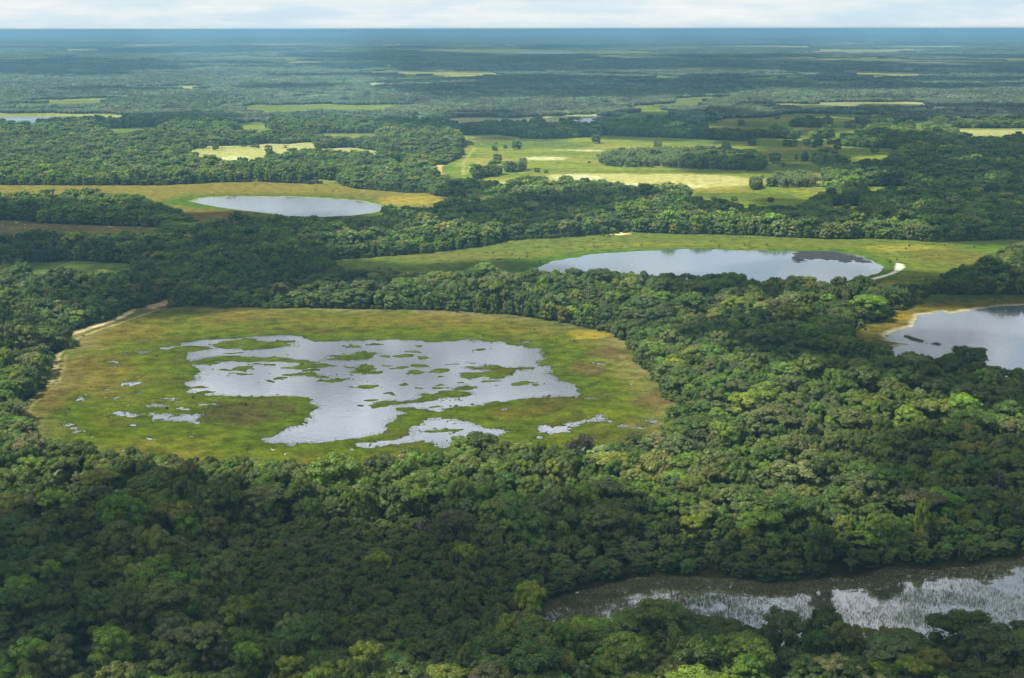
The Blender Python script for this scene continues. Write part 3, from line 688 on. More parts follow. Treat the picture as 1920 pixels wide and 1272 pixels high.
for e, al in [((zF, 1200, 415, 190, 24), 0.9), ((zG, 240, 600, 90, 14), 0.8), ((zE, 430, 310, 110, 20), 0.8), ((zF, 1600, 465, 140, 14), 0.7)]:
    e = ell(*e)
    q = 1 - ((X - e[0]) / e[2]) ** 2 - ((Y - e[1]) / e[3]) ** 2
    m = np.where(q > -1)[0]
    mixm(land, m, (0.62, 0.60, 0.55), np.clip((q[m] + (n_f2[m] - 0.5) * 1.8) * 2.5, 0, 1) * al)
for poly, cc in SAND:
    idx = region(poly, 3)
    s = sdist(wx[idx] * 0.5 + X[idx] * 0.5, wy[idx] * 0.5 + Y[idx] * 0.5, poly, 3)
    mixm(land, idx, cc, np.clip(s / 1.0 + 0.6, 0, 1))
def track(pts, width, cc, al, patchy=0.0):
    for i in range(len(pts) - 1):
        (x1, y1), (x2, y2) = pts[i], pts[i + 1]
        idx = np.where((X > min(x1, x2) - 6) & (X < max(x1, x2) + 6) & (Y > min(y1, y2) - 6) & (Y < max(y1, y2) + 6))[0]
        if not len(idx): continue
        ex, ey = x2 - x1, y2 - y1
        t = np.clip(((X[idx] - x1) * ex + (Y[idx] - y1) * ey) / (ex * ex + ey * ey), 0, 1)
        dd = np.hypot(X[idx] - x1 - t * ex, Y[idx] - y1 - t * ey) + (n_f2[idx] - 0.5) * 1.2
        a = np.clip((width - dd) / 0.7, 0, 1) * al * np.clip(1 - patchy * (n_mid[idx] * 2 - 0.5), 0, 1)
        mixm(land, idx, cc, a)
track(TRK[0], 1.2, (0.62, 0.58, 0.60), 0.75, 0.7)
track(TRK[1], 2.0, (0.85, 0.72, 0.75), 0.9, 0.2)
track(TRK[2], 1.5, (0.52, 0.49, 0.42), 0.7, 0.3)
TRK3 = [(a + 3.5, b) for a, b in TRK[2]]
track(TRK3, 0.8, (0.45, 0.43, 0.36), 0.6, 0.5)
track(TRK2[0], 2.0, (0.5, 0.46, 0.25), 0.6, 0.5); track(TRK2[1], 1.8, (0.48, 0.44, 0.25), 0.5, 0.5)
for poly in WFAR:
    idx = region(poly, 10)
    s = sdist(X[idx], Y[idx], poly, 60)
    Wt[idx] = np.maximum(Wt[idx], s)
# --- pond in the foreground
idx = region(CP, 8)
s = sdist(wx[idx], wy[idx], CP, 30)
w = s + (n_f2[idx] - 0.5) * 2.0
m = s > -2
Wt[idx[m]] = np.maximum(Wt[idx[m]], w[m])
land[idx[m]] = np.array((0.06, 0.055, 0.03)) * (0.7 + 0.6 * n_fin[idx[m]])[:, None]

zW = np.clip(-Wt * 0.22, -0.8, 0.0)
hgt = np.where(Wt > 0, zW, np.minimum(hgt, np.clip(-Wt * 0.10, 0.0, 2.0) + 0.02))
hgt = np.where(Y > 2500, np.where(Wt > 0, -2.5, 0.8), hgt)
lf = np.where((Y < 800)[:, None], np.array((0.53, 0.495, 0.26)), np.array((0.74, 0.79, 0.42)))
land *= lf
V = np.stack([X, Y, hgt], 1)
nr, nc = shp
ii = np.arange(nr * nc).reshape(nr, nc)
Fq = np.stack([ii[:-1, :-1], ii[:-1, 1:], ii[1:, 1:], ii[1:, :-1]], -1).reshape(-1, 4)
me = mesh_np('ground', V, Fq, M_GROUND, True)
add_col(me, 'col', land)
tag(link('ground', me), kind='structure', label='flat floodplain ground of green and brown meadow and forest floor', cat='ground')
del V, Fq, land, n_big, fcol
# ------------------------------------------------------------------ water sheets (each lies flat in its basin, below the turf round it)
def hullpts(polys):
    pts = sorted(set(tuple(p) for q in polys for p in q))
    def half(ps):
        o = []
        for p in ps:
            while len(o) > 1 and (o[-1][0] - o[-2][0]) * (p[1] - o[-2][1]) - (o[-1][1] - o[-2][1]) * (p[0] - o[-2][0]) <= 0:
                o.pop()
            o.append(p)
        return o
    a = half(pts); b = half(pts[::-1])
    return a[:-1] + b[:-1]

def water(name, polys, mt, label, z=0.0, grow=3.0):
    h = hullpts(polys)
    cx = sum(p[0] for p in h) / len(h); cyy = sum(p[1] for p in h) / len(h)
    vs = []
    for p in h:
        d = math.hypot(p[0] - cx, p[1] - cyy)
        k = (d + grow) / d
        vs.append((cx + (p[0] - cx) * k, cyy + (p[1] - cyy) * k, z))
    me = bpy.data.meshes.new(name)
    me.from_pydata(vs, [], [list(range(len(vs)))])
    me.materials.append(mt)
    o = link(name, me)
    tag(o, label, 'water', kind='structure')
    return o

puds = [[(e[0] - e[2], e[1] - e[3]), (e[0] + e[2], e[1] + e[3]), (e[0] - e[2], e[1] + e[3]), (e[0] + e[2], e[1] - e[3])] for e in PUD]
water('lagoon_water', [W1, W1b, W1c, W1d, W1e, W1f, W1g, W1h] + puds, M_WATER, 'silvery water of the largest lagoon, dotted with weed islands')
water('lagoon_water', [W2], M_WATER, 'silvery oval lagoon in the green meadow right of the middle, a dark painted reflection at its far end')
water('lagoon_water', [W3], M_WATER, 'pale lagoon cut by the right edge behind the dark tree line')
water('lagoon_water', [W4], M_WATER, 'bright oval lagoon with a pale rim at upper left')
water('pond_water', [CP], M_POND, 'dark reedy pond at lower right with sky reflections')
for p in WFAR:
    water('distant_water', [p], M_WATER, 'thin bright strip of far flood water in the forest', 0.2, 1.0)

# ------------------------------------------------------------------ tree meshes
def ico(sub=1):
    bm = bmesh.new(); bmesh.ops.create_icosphere(bm, subdivisions=sub, radius=1.0)
    v = np.array([q.co[:] for q in bm.verts]); f = np.array([[q.index for q in g.verts] for g in bm.faces]); bm.free()
    return v, f
ICO1, ICO2 = ico(1), ico(2)

class Geo:
    def __init__(s): s.v = []; s.f = []; s.c = []; s.n = 0
    def add(s, v, f, c):
        if f.shape[1] == 3:
            f = np.concatenate([f, f[:, 2:3]], 1)
        s.v.append(v); s.f.append(f + s.n); s.c.append(np.broadcast_to(np.asarray(c, float), (len(v), 3)).copy()); s.n += len(v)
    def mesh(s, name, mt, attr='shade', smooth=False):
        v = np.concatenate(s.v); f = np.concatenate(s.f); c = np.concatenate(s.c)
        quad = f[:, 2] != f[:, 3]
        me = bpy.data.meshes.new(name)
        tot = np.where(quad, 4, 3)
        start = np.concatenate([[0], np.cumsum(tot)[:-1]])
        li = np.where(np.arange(4)[None, :] < tot[:, None], f, -1).ravel(); li = li[li >= 0]
        me.vertices.add(len(v)); me.vertices.foreach_set('co', v.astype(np.float32).ravel())
        me.loops.add(len(li)); me.loops.foreach_set('vertex_index', li.astype(np.int32))
        me.polygons.add(len(f)); me.polygons.foreach_set('loop_start', start.astype(np.int32)); me.polygons.foreach_set('loop_total', tot.astype(np.int32))
        if smooth: me.polygons.foreach_set('use_smooth', np.ones(len(f), bool))
        me.update(calc_edges=True)
        me.materials.append(mt)
        add_col(me, attr, c)
        return me

def leaf_quads(g, pos, nrm, size, shade, r):
    n = len(pos)
    nrm = nrm / np.linalg.norm(nrm, axis=1, keepdims=True)
    t = r.normal(size=(n, 3)); t -= nrm * (t * nrm).sum(1, keepdims=True); t /= np.linalg.norm(t, axis=1, keepdims=True)
    b = np.cross(nrm, t)
    s = (size * r.uniform(0.6, 1.4, n))[:, None]
    k = r.uniform(0.45, 0.8, n)[:, None]
    v = np.stack([pos - t * s, pos - b * s * k, pos + t * s, pos + b * s * k], 1).reshape(-1, 3)
    f = np.arange(n * 4).reshape(n, 4)
    g.add(v, f, np.repeat(shade, 4, 0))

def blobs_for(r, kind):
    B = []
    n = int(r.integers(26, 38))
    lean = r.normal(size=2) * 0.08
    for i in range(n):
        a = i * 2.39996 + r.uniform(-0.4, 0.4); q = math.sqrt((i + 0.4) / n) * 0.80 * r.uniform(0.72, 1.27)
        if kind == 'dome': z = 1.32 + 0.42 * math.sqrt(max(0, 1 - q * q)) + r.uniform(-0.20, 0.20)
        elif kind == 'flat': z = 1.50 + 0.16 * (1 - q * q) + r.uniform(-0.08, 0.08)
        else: z = 1.2 + 0.6 * (1 - q) + r.uniform(-0.18, 0.18)
        rr = r.uniform(0.12, 0.27) * (1.1 if kind != 'flat' else 0.85)
        B.append((math.cos(a) * q + lean[0], math.sin(a) * q + lean[1], z, rr, rr * r.uniform(0.6, 0.85)))
    if kind != 'flat':
        for i in range(10):
            a = i * 0.63 + r.uniform(-0.3, 0.3); q = r.uniform(0.62, 0.82)
            B.append((math.cos(a) * q, math.sin(a) * q, r.uniform(0.8, 1.15), r.uniform(0.2, 0.32), r.uniform(0.2, 0.3)))
    return B

def crown_mesh(name, seed, kind='dome', n=3600, size=0.052, skirt=True, core=0.80, sub=1):
    r = np.random.default_rng(seed)
    B = np.array(blobs_for(r, kind))
    if skirt:
        ex = []
        for i in range(8):
            a = i * 0.785 + r.uniform(-0.3, 0.3); q = r.uniform(0.5, 0.7)
            ex.append((math.cos(a) * q, math.sin(a) * q, r.uniform(0.3, 0.65), r.uniform(0.25, 0.34), r.uniform(0.25, 0.36)))
        B = np.concatenate([B, np.array(ex)])
    g = Geo()
    bs = r.uniform(0.78, 1.28, (len(B), 1)) * np.array([[1, 1, 1]]) * (1 + r.normal(size=(len(B), 3)) * 0.05)
    iv, jf = ICO1 if sub == 1 else ICO2
    for b, sh in zip(B, bs):
        vv = iv * (1 + r.uniform(-0.16, 0.16, (len(iv), 1)))
        g.add(vv * np.array([b[3], b[3], b[4]]) * core + b[:3], jf, sh * 0.9)
    wgt = B[:, 3] ** 2 * np.where(B[:, 2] > 1.1, 1.5, 0.8)
    k = r.choice(len(B), n, p=wgt / wgt.sum())
    dr = r.normal(size=(n, 3)); dr[:, 2] = np.abs(dr[:, 2]) * np.where(r.uniform(size=n) < 0.15, -0.6, 1.0); dr /= np.linalg.norm(dr, axis=1, keepdims=True)
    rad = r.uniform(0.92, 1.08, (n, 1))
    pos = B[k, :3] + dr * np.stack([B[k, 3], B[k, 3], B[k, 4]], 1) * rad
    keep = np.ones(n, bool)
    for b in B:
        keep &= ~((((pos - b[:3]) / np.array([b[3], b[3], b[4]])) ** 2).sum(1) < 0.55)
    pos, dr, k = pos[keep], dr[keep], k[keep]
    nr_ = dr * 0.9 + r.normal(size=dr.shape) * 0.33 + np.array([0, 0, 0.25])
    sh = bs[k] * r.uniform(0.72, 1.3, (len(k), 1))
    leaf_quads(g, pos, nr_, size, sh, r)
    return g.mesh(name, M_LEAF)

def tube(g, p0, p1, r0, r1, col=(1, 1, 1), seg=6):
    p0, p1 = Vector(p0), Vector(p1)
    d = (p1 - p0).normalized(); a = d.orthogonal().normalized(); b = d.cross(a)
    v = []
    for p, rr in ((p0, r0), (p1, r1)):
        for i in range(seg):
            an = 2 * math.pi * i / seg
            v.append((p + (a * math.cos(an) + b * math.sin(an)) * rr)[:])
    f = [[i, (i + 1) % seg, seg + (i + 1) % seg, seg + i] for i in range(seg)]
    g.add(np.array(v), np.array(f), col)

def trunk_mesh(name, seed, top=1.25, r0=0.055, nl=5, spread=0.5):
    r = random.Random(seed); g = Geo()
    p = Vector((0, 0, -0.05)); pts = [p]
    for i in range(3):
        p = p + Vector((r.uniform(-0.05, 0.05), r.uniform(-0.05, 0.05), top * 0.55 / 3)); pts.append(p)
    for i in range(3):
        tube(g, pts[i], pts[i + 1], r0 * (1 - 0.15 * i), r0 * (1 - 0.15 * (i + 1)))
    for i in range(nl):
        a = i * 6.283 / nl + r.uniform(-0.4, 0.4)
        q = spread * r.uniform(0.6, 1.1)
        m_ = pts[-1] + Vector((math.cos(a) * q * 0.5, math.sin(a) * q * 0.5, top * 0.24))
        e = m_ + Vector((math.cos(a) * q * 0.5, math.sin(a) * q * 0.5, top * 0.26))
        tube(g, pts[-1], m_, r0 * 0.5, r0 * 0.33, seg=5); tube(g, m_, e, r0 * 0.33, r0 * 0.12, seg=5)
    return g.mesh(name, M_BARK, smooth=True)

def bare_meshes(seed, leaves=420):
    """wide-spreading tree that has dropped most leaves: visible limbs and twigs, thin haze of leaves"""
    r = random.Random(seed); nr2 = np.random.default_rng(seed); g = Geo(); tips = []
    def grow(p, d, L, rad, lev):
        q = p + d * L
        tube(g, p, q, rad, rad * 0.68, seg=5 if lev < 3 else 3)
        if lev >= 4:
            tips.append(q); return
        for i in range(3 if lev < 3 else 4):
            nd = (d + Vector((r.uniform(-1, 1), r.uniform(-1, 1), r.uniform(-0.15, 0.5))) * (0.75 if lev else 0.95)).normalized()
            if nd.z < 0.05: nd.z = 0.12; nd.normalize()
            grow(q, nd, L * r.uniform(0.62, 0.82), rad * 0.62, lev + 1)
            if lev >= 2: tips.append(p + nd * L * 0.5 + d * L * 0.4)
    grow(Vector((0, 0, -0.05)), Vector((0.05, 0.02, 1)).normalized(), 0.62, 0.075, 0)
    tm = g.mesh('bare trunk', M_BARK, smooth=True)
    T = np.array([t[:] for t in tips]); T = T[T[:, 2] > 0.7]
    k = nr2.integers(0, len(T), leaves)
    pos = T[k] + nr2.normal(size=(leaves, 3)) * 0.07
    g2 = Geo()
    leaf_quads(g2, pos, nr2.normal(size=(leaves, 3)) + np.array([0, 0, 0.6]), 0.036, nr2.uniform(0.7, 1.3, (leaves, 1)) * np.ones((1, 3)), nr2)
    return tm, g2.mesh('sparse crown', M_LEAF)

def palm_meshes(seed):
    r = random.Random(seed); g = Geo()
    p = Vector((0, 0, -0.05)); lean = Vector((r.uniform(-.04, .04), r.uniform(-.04, .04), 0.42))
    for i in range(4):
        q = p + lean + Vector((r.uniform(-.01, .01), r.uniform(-.01, .01), 0)); tube(g, p, q, 0.042 - 0.003 * i, 0.039 - 0.003 * i, seg=7); p = q
    tm = g.mesh('palm trunk', M_BARK, smooth=True)
    g2 = Geo(); top = p
    for i in range(20):
        a = i * 2.39996; el = 1.35 - 1.5 * (i / 20.0); L = r.uniform(0.55, 0.72)
        d = Vector((math.cos(a) * math.cos(el), math.sin(a) * math.cos(el), math.sin(el)))
        q = Vector(top); side = Vector((-math.sin(a), math.cos(a), 0))
        sh = r.uniform(0.75, 1.25)
        if i > 17: sh_c = np.array((1.3, 0.9, 0.6)) * 0.9
        else: sh_c = np.array((1, 1, 1)) * sh
        st = 9
        for j in range(st):
            d = (d + Vector((0, 0, -0.17))).normalized(); qn = q + d * (L / st)
            ln = 0.20 * math.sin(math.pi * (j + 0.8) / (st + 0.8)) + 0.03
            for sg in (-1, 1):
                tip = q + side * sg * ln + d * 0.07 - Vector((0, 0, ln * 0.45))
                v = np.array([q[:], qn[:], (tip + d * 0.03)[:], tip[:]])
                g2.add(v, np.array([[0, 1, 2, 3]]), sh_c * r.uniform(0.8, 1.2))
            q = qn
    return tm, g2.mesh('palm crown', M_LEAF)

def cluster_mesh(name, seed, n=9, leaves=1500):
    """a piece of distant canopy: several small crowns side by side (for the far forest mass only)"""
    r = np.random.default_rng(seed); g = Geo(); iv, jf = ICO1
    B = []
    for i in range(n):
        a = i * 2.39996; q = math.sqrt((i + 0.3) / n)
        cx_, cy_ = math.cos(a) * q, math.sin(a) * q; R = r.uniform(0.26, 0.42); hh = r.uniform(0.7, 1.0)
        sh = r.uniform(0.7, 1.3, (1, 1)) * np.array([[1, 1, 1]]) * (1 + r.normal(size=(1, 3)) * 0.08)
        for j in range(4):
            aa = j * 1.57 + r.uniform(-.5, .5); qq = R * 0.45
            B.append((cx_ + math.cos(aa) * qq, cy_ + math.sin(aa) * qq, hh * r.uniform(0.62, 0.8), R * 0.62, 0.24, sh))
        B.append((cx_, cy_, hh * 0.84, R * 0.6, 0.2, sh))
        B.append((cx_, cy_, hh * 0.4, R * 0.95, 0.42, sh * 0.95))
    for b in B:
        vv = iv * (1 + r.uniform(-0.2, 0.2, (len(iv), 1)))
        g.add(vv * np.array([b[3], b[3], b[4]]) * 0.88 + np.array(b[:3]), jf, b[5] * 0.95)
    k = r.integers(0, len(B), leaves)
    Bn = np.array([b[:5] for b in B]); S = np.concatenate([b[5] for b in B])
    dr = r.normal(size=(leaves, 3)); dr[:, 2] = np.abs(dr[:, 2]); dr /= np.linalg.norm(dr, axis=1, keepdims=True)
    pos = Bn[k, :3] + dr * np.stack([Bn[k, 3], Bn[k, 3], Bn[k, 4]], 1)
    leaf_quads(g, pos, dr + r.normal(size=dr.shape) * 0.5, 0.055, S[k] * r.uniform(0.7, 1.3, (leaves, 1)), r)
    return g.mesh(name, M_LEAF)

CROWNS = []
for i, kd in enumerate(['dome', 'dome', 'tall', 'dome', 'flat', 'dome', 'tall', 'dome']):
    CROWNS.append(crown_mesh('crown', 100 + i, kd, 4600, 0.046, skirt=(kd != 'flat')))
TRUNKS = [trunk_mesh('trunk', 200 + i, 1.45 if i == 4 else 1.25, 0.05, 6 if i == 4 else 5, 0.62) for i in range(8)]
MIDS = [crown_mesh('mid crown', 300 + i, ['dome', 'tall', 'dome', 'dome'][i], 900, 0.095, True, 0.86) for i in range(4)]
BARE = [bare_meshes(401, 2200), bare_meshes(405, 700)]
PALM = [palm_meshes(501), palm_meshes(502)]
CLUS = [cluster_mesh('canopy', 600 + i) for i in range(4)]
for k, i in ((0, 0), (1, 1)):
    pass

# ------------------------------------------------------------------ where the trees stand
CLEAR = [C1, C2, C3, C4, C5, C6, MF, CP] + [p for p, k in CL]

def is_forest(x, y, warp=1.0):
    wxx = x + (fbm(x, y, 14, 2, 41) - 0.5) * 6 * warp; wyy = y + (fbm(x, y, 14, 2, 43) - 0.5) * 6 * warp
    ax_, ay_ = farwarp(x, y)
    wxx = wxx + ax_; wyy = wyy + ay_
    f = np.ones(x.shape, bool)
    for p in CLEAR:
        f &= ~inpoly(wxx, wyy, p)
    for p in GROVES:
        f |= inpoly(wxx, wyy, p)
    return f

def grid_pts(y0, y1, s, seed, half=0.425, pad=50):
    r = np.random.default_rng(seed)
    ys = np.arange(y0, y1, s * 0.87)
    out = []
    for j, yy in enumerate(ys):
        xm = half * yy + pad
        xs = np.arange(-xm, xm, s) + (0.5 * s if j % 2 else 0)
        out.append(np.stack([xs, np.full(len(xs), yy)], 1))
    P = np.concatenate(out)
    P += r.uniform(-0.46, 0.46, P.shape) * s
    return P[r.uniform(size=len(P)) < 0.95]

TINTS = np.array([(0.036, 0.060, 0.020), (0.044, 0.075, 0.020), (0.058, 0.090, 0.022), (0.038, 0.060, 0.026), (0.060, 0.080, 0.034), (0.066, 0.110, 0.018), (0.100, 0.128, 0.016),
                  (0.074, 0.092, 0.058), (0.060, 0.066, 0.050), (0.050, 0.070, 0.040), (0.070, 0.088, 0.022)]) * np.array((2.28, 2.15, 1.06))
TINTS = (TINTS * 0.95 + TINTS.mean(1, keepdims=True) * 0.04) * np.array((1.04, 1.04, 0.92))
TP = np.array([0.20, 0.19, 0.14, 0.12, 0.09, 0.045, 0.010, 0.06, 0.010, 0.07, 0.08]); TP /= TP.sum()
TNAME = ['deep green', 'dark green', 'mid green', 'blackish green', 'olive green', 'bright green', 'yellow-green', 'pale grey-green', 'brownish grey', 'bluish green', 'olive']

# landmark trees of the photograph: pixel of the crown, crown width in pixels, tint index, shape, words
LAND = [
 (40, 1117, 75, 5, 0, 'bright green bushy tree left of the dark green one, near the left edge low down'),
 (93, 1080, 55, 5, 3, 'fresh green tree behind the bright bushy tree near the left edge'),
 (180, 1140, 90, 1, 1, 'big dark tree with lit green top, lower left, right of the bright bushy tree'),
 (207, 1213, 70, 5, 5, 'bright green rounded tree low in the left corner forest, below the big dark tree'),
 (47, 1235, 80, 5, 7, 'broad green tree in the bottom left corner'),
 (467, 1236, 60, 5, 0, 'bright green tree near the bottom edge, a quarter across from the left'),
 (553, 1258, 55, 6, 1, 'yellow-green tree on the bottom edge left of centre, the palest there'),
 (645, 1262, 50, 6, 3, 'yellowish green tree on the bottom edge, right-hand one of a yellowish pair'),
 (260, 1118, 34, 6, 5, 'small yellow-topped tree among grey shrubs at lower left'),
 (107, 947, 66, 5, 0, 'light green tree right of the shaded gap, upper left of the foreground forest'),
 (350, 985, 62, 5, 7, 'light green round tree in the middle of the left foreground forest'),
 (177, 905, 85, 10, 4, 'olive flat-topped tree with a visible trunk, left, below the lagoon bank'),
 (553, 897, 100, 9, 3, 'large bluish grey tree just below the lagoon bank, left of centre'),
 (493, 940, 95, 7, 5, 'wide pale grey-green dome below the large bluish grey tree'),
 (240, 1040, 60, 8, 1, 'brownish grey twiggy tree in the left foreground forest'),
 (17, 985, 60, 8, 3, 'brownish tree at the left edge of the foreground forest'),
 (400, 995, 55, 8, 5, 'dull purple-brown tree right of the light green round tree'),
 (113, 1243, 60, 7, 7, 'pale grey-green tree beside the broad green corner tree'),
 (377, 1205, 90, 7, 0, 'wide grey-green dome near the bottom, left of centre'),
 (1153, 925, 95, 9, 5, 'tall grey-green tree below the great spreading bare tree'),
 (763, 913, 45, 6, 0, 'small yellow-green tree near the middle, below the lagoon bank'),
 (923, 890, 90, 2, 3, 'broad mid-green dome left of the great spreading bare tree'),
 (1020, 965, 80, 9, 7, 'bluish green domed tree in the centre of the foreground forest'),
 (713, 1057, 42, 6, 5, 'yellowish shrub-like tree left of centre in the low scrub'),
 (873, 1040, 46, 6, 7, 'gold-tinged small tree in the middle of the low scrub'),
 (1137, 983, 85, 4, 0, 'light olive wide tree right of the bluish green dome'),
 (853, 987, 75, 8, 3, 'round brownish green tree beside the pale forked trunk'),
 (990, 1120, 60, 6, 5, 'yellowish shrub at the left tip of the reedy pond'),
 (1243, 1163, 110, 2, 3, 'low green mound-shaped tree on the near bank of the pond'),
 (1133, 1243, 60, 5, 7, 'bright green tree near the bottom edge, right of centre'),
 (1343, 1222, 62, 5, 0, 'bright green round tree near the bottom edge, the most vivid at lower right'),
 (1577, 1203, 80, 10, 3, 'yellowish olive tree on the near bank of the pond'),
 (1800, 1180, 100, 1, 0, 'big dark round tree at the pond, overlapping the reeds'),
 (1480, 1180, 90, 4, 7, 'wide olive tree on the near bank, left of the yellowish olive tree'),
 (1727, 945, 100, 8, 4, 'grey-brown umbrella-shaped tree right of centre in the foreground forest'),
 (1727, 995, 34, 6, 2, 'slim lime-green tree below the grey-brown umbrella-shaped tree'),
 (1847, 930, 42, 7, 5, 'small pale round tree beside the bare tree near the right edge'),
 (1437, 983, 85, 5, 5, 'vivid green wide tree in the right half of the foreground forest'),
 (1587, 913, 80, 9, 7, 'dark bluish tree above the vivid green wide tree'),
 (1303, 920, 60, 10, 0, 'olive domed tree at the right of centre, below the sunlit patch'),
 (1620, 1262, 50, 6, 0, 'yellow-green tree on the bottom edge at right'),
 (1665, 995, 70, 5, 3, 'bright green tree left of the slim lime-green tree'),
 (1590, 792, 85, 4, 0, 'pale green full dome rising in the sunlit forest at right'),
 (1440, 785, 85, 7, 3, 'pale grey-green dome left of the full dome in the sunlit forest'),
 (1893, 812, 75, 7, 5, 'pale grey tree at the right edge below the right-hand lagoon'),
 (1633, 757, 75, 10, 4, 'olive flat-topped tree behind the pale green full dome'),
 (1810, 672, 75, 0, 1, 'dark tall tree standing out against the water of the right-hand lagoon'),
 (1397, 760, 60, 6, 0, 'yellow-green sunlit tree in the bright patch right of the main lagoon'),
 (1337, 750, 60, 4, 7, 'light olive sunlit tree beside the right rim of the main meadow'),
 (1633, 572, 65, 5, 0, 'bright light green tree left of the passage between the right-hand lagoons'),
 (900, 838, 75, 0, 5, 'dark tree on the near lagoon bank beside the white inlet'),
 (720, 880, 70, 3, 3, 'dark rounded tree on the near lagoon bank left of centre'),
 (1540, 1015, 60, 1, 7, 'dark green tree behind the far bank of the pond'),
 (1550, 1180, 80, 3, 3, 'blackish green tree right of the wide olive tree at the pond'),
]
BARES = [(1085, 838, 85, 0, 'great spreading bare tree with dark limbs on the near lagoon bank'),
         (1873, 900, 70, 0, 'bare brown tree with pale forked trunk near the right edge'),
         (797, 975, 60, 1, 'half-bare tree with a pale forked trunk in the middle of the foreground forest'),
         (420, 890, 50, 1, 'thin grey-limbed tree below the lagoon bank at left'),
         (1150, 935, 45, 0, 'leafless grey tree in front of the tall grey-green tree'),
         (1535, 930, 48, 1, 'sparse grey tree in a dark gap of the right foreground forest')]
LONE = [(zF, 320, 138, 100, 'lone_dark'), (zF, 592, 200, 44, ''), (zF, 600, 160, 18, ''), (zF, 670, 185, 34, ''), (zF, 755, 177, 78, ''), (zF, 612, 276, 72, ''), (zF, 1350, 127, 88, ''), (zF, 785, 110, 40, ''),
        (zF, 907, 358, 50, ''), (zF, 975, 370, 36, ''), (zF, 1810, 165, 60, ''), (zG, 680, 268, 80, ''), (zG, 600, 122, 68, ''), (zG, 868, 84, 40, ''), (zG, 940, 280, 70, ''), (zG, 990, 284, 60, ''), (zG, 1090, 272, 66, ''),
        (zG, 1170, 280, 88, ''), (zG, 1260, 268, 50, ''), (zG, 1320, 300, 70, ''), (zG, 1600, 330, 66, ''), (zG, 850, 396, 90, ''), (zG, 915, 442, 30, ''), (zG, 1248, 82, 46, ''), (zG, 715, 78, 24, ''), (zG, 820, 700, 56, ''),
        (zG, 545, 695, 50, ''), (zG, 390, 690, 40, ''), (zG, 1400, 145, 60, ''), (zG, 1440, 155, 44, ''), (zG, 1510, 163, 36, ''), (zG, 480, 283, 50, ''), (zG, 370, 90, 110, ''), (zE, 820, 225, 26, ''), (zE, 505, 200, 66, ''),
        (zE, 202, 220, 60, ''), (zE, 300, 230, 56, ''), (zE, 695, 245, 64, ''), (zE, 605, 215, 50, ''), (zE, 1048, 470, 46, ''), (zG, 1330, 395, 70, ''), (zE, 570, 218, 30, ''), (zF, 1220, 245, 10, ''), (zF, 1300, 295, 26, '')]

def mesh_top(s, sz): return 1.75 * s * sz

REAL = []     # (x, y, R, sz, rot, kind, variant, tint, label, group, name)
used = []
for (px, py, wpx, ti, cv, lab) in LAND:
    zt = 8.0
    gx_, gy_ = unproj(px, py, zt)
    slant = math.hypot(gx_, gy_, H - zt)
    R = wpx / 2 / FPX * slant
    sz = min(1.25, max(0.7, 10.5 / (1.75 * R)))
    zt = 1.35 * R * sz
    gx_, gy_ = unproj(px, py, zt)
    if cv == 2 and wpx < 40: sz = 2.6
    REAL.append((gx_, gy_, R, sz, random.uniform(0, 6.28), 'tree', cv, TINTS[ti] * (1.1 if ti in (5, 6) else 0.85), lab, None, 'canopy_tree'))
for (px, py, wpx, v, lab) in BARES:
    gx_, gy_ = unproj(px, py, 9.0)
    R = wpx / 2 / FPX * math.hypot(gx_, gy_, H) * 0.95
    REAL.append((gx_, gy_, R, 1.0 if v else 0.9, random.uniform(0, 6.28), 'bare', v, np.array((0.085, 0.068, 0.058)) * (0.8 if v == 0 else 1.2), lab, None, 'bare_tree'))
for (zz, cx_, cy_, wd, lab) in LONE:
    px, py = zz[0] + cx_ / zz[2], zz[1] + (cy_ + wd * 0.32) / zz[2]
    gx_, gy_ = unproj(px, py, 0.4)
    R = wd / zz[2] / 2 / FPX * math.hypot(gx_, gy_, H)
    cv = random.choice([0, 1, 3, 5, 7])
    REAL.append((gx_, gy_, R, random.uniform(0.62, 0.85), random.uniform(0, 6.28), 'tree', cv, TINTS[random.choice([0, 1, 3, 9, 9, 7])], 'LONE', 'trees scattered over the open meadows', 'meadow_tree'))
land_xy = np.array([(r[0], r[1], r[2]) for r in REAL])

def drop_near(P, k=0.85):
    keep = np.ones(len(P), bool)
    for (a, b, R) in land_xy:
        keep &= np.hypot(P[:, 0] - a, P[:, 1] - b) > R * k
    return P[keep]

_cx = sum(p[0] for p in CP) / len(CP); _far = sorted(CP, key=lambda p: p[0])
def PONDY(x):
    lo = np.array([p for p in CP]); c = lo[:, 1].mean()
    return np.full(np.shape(x), c)

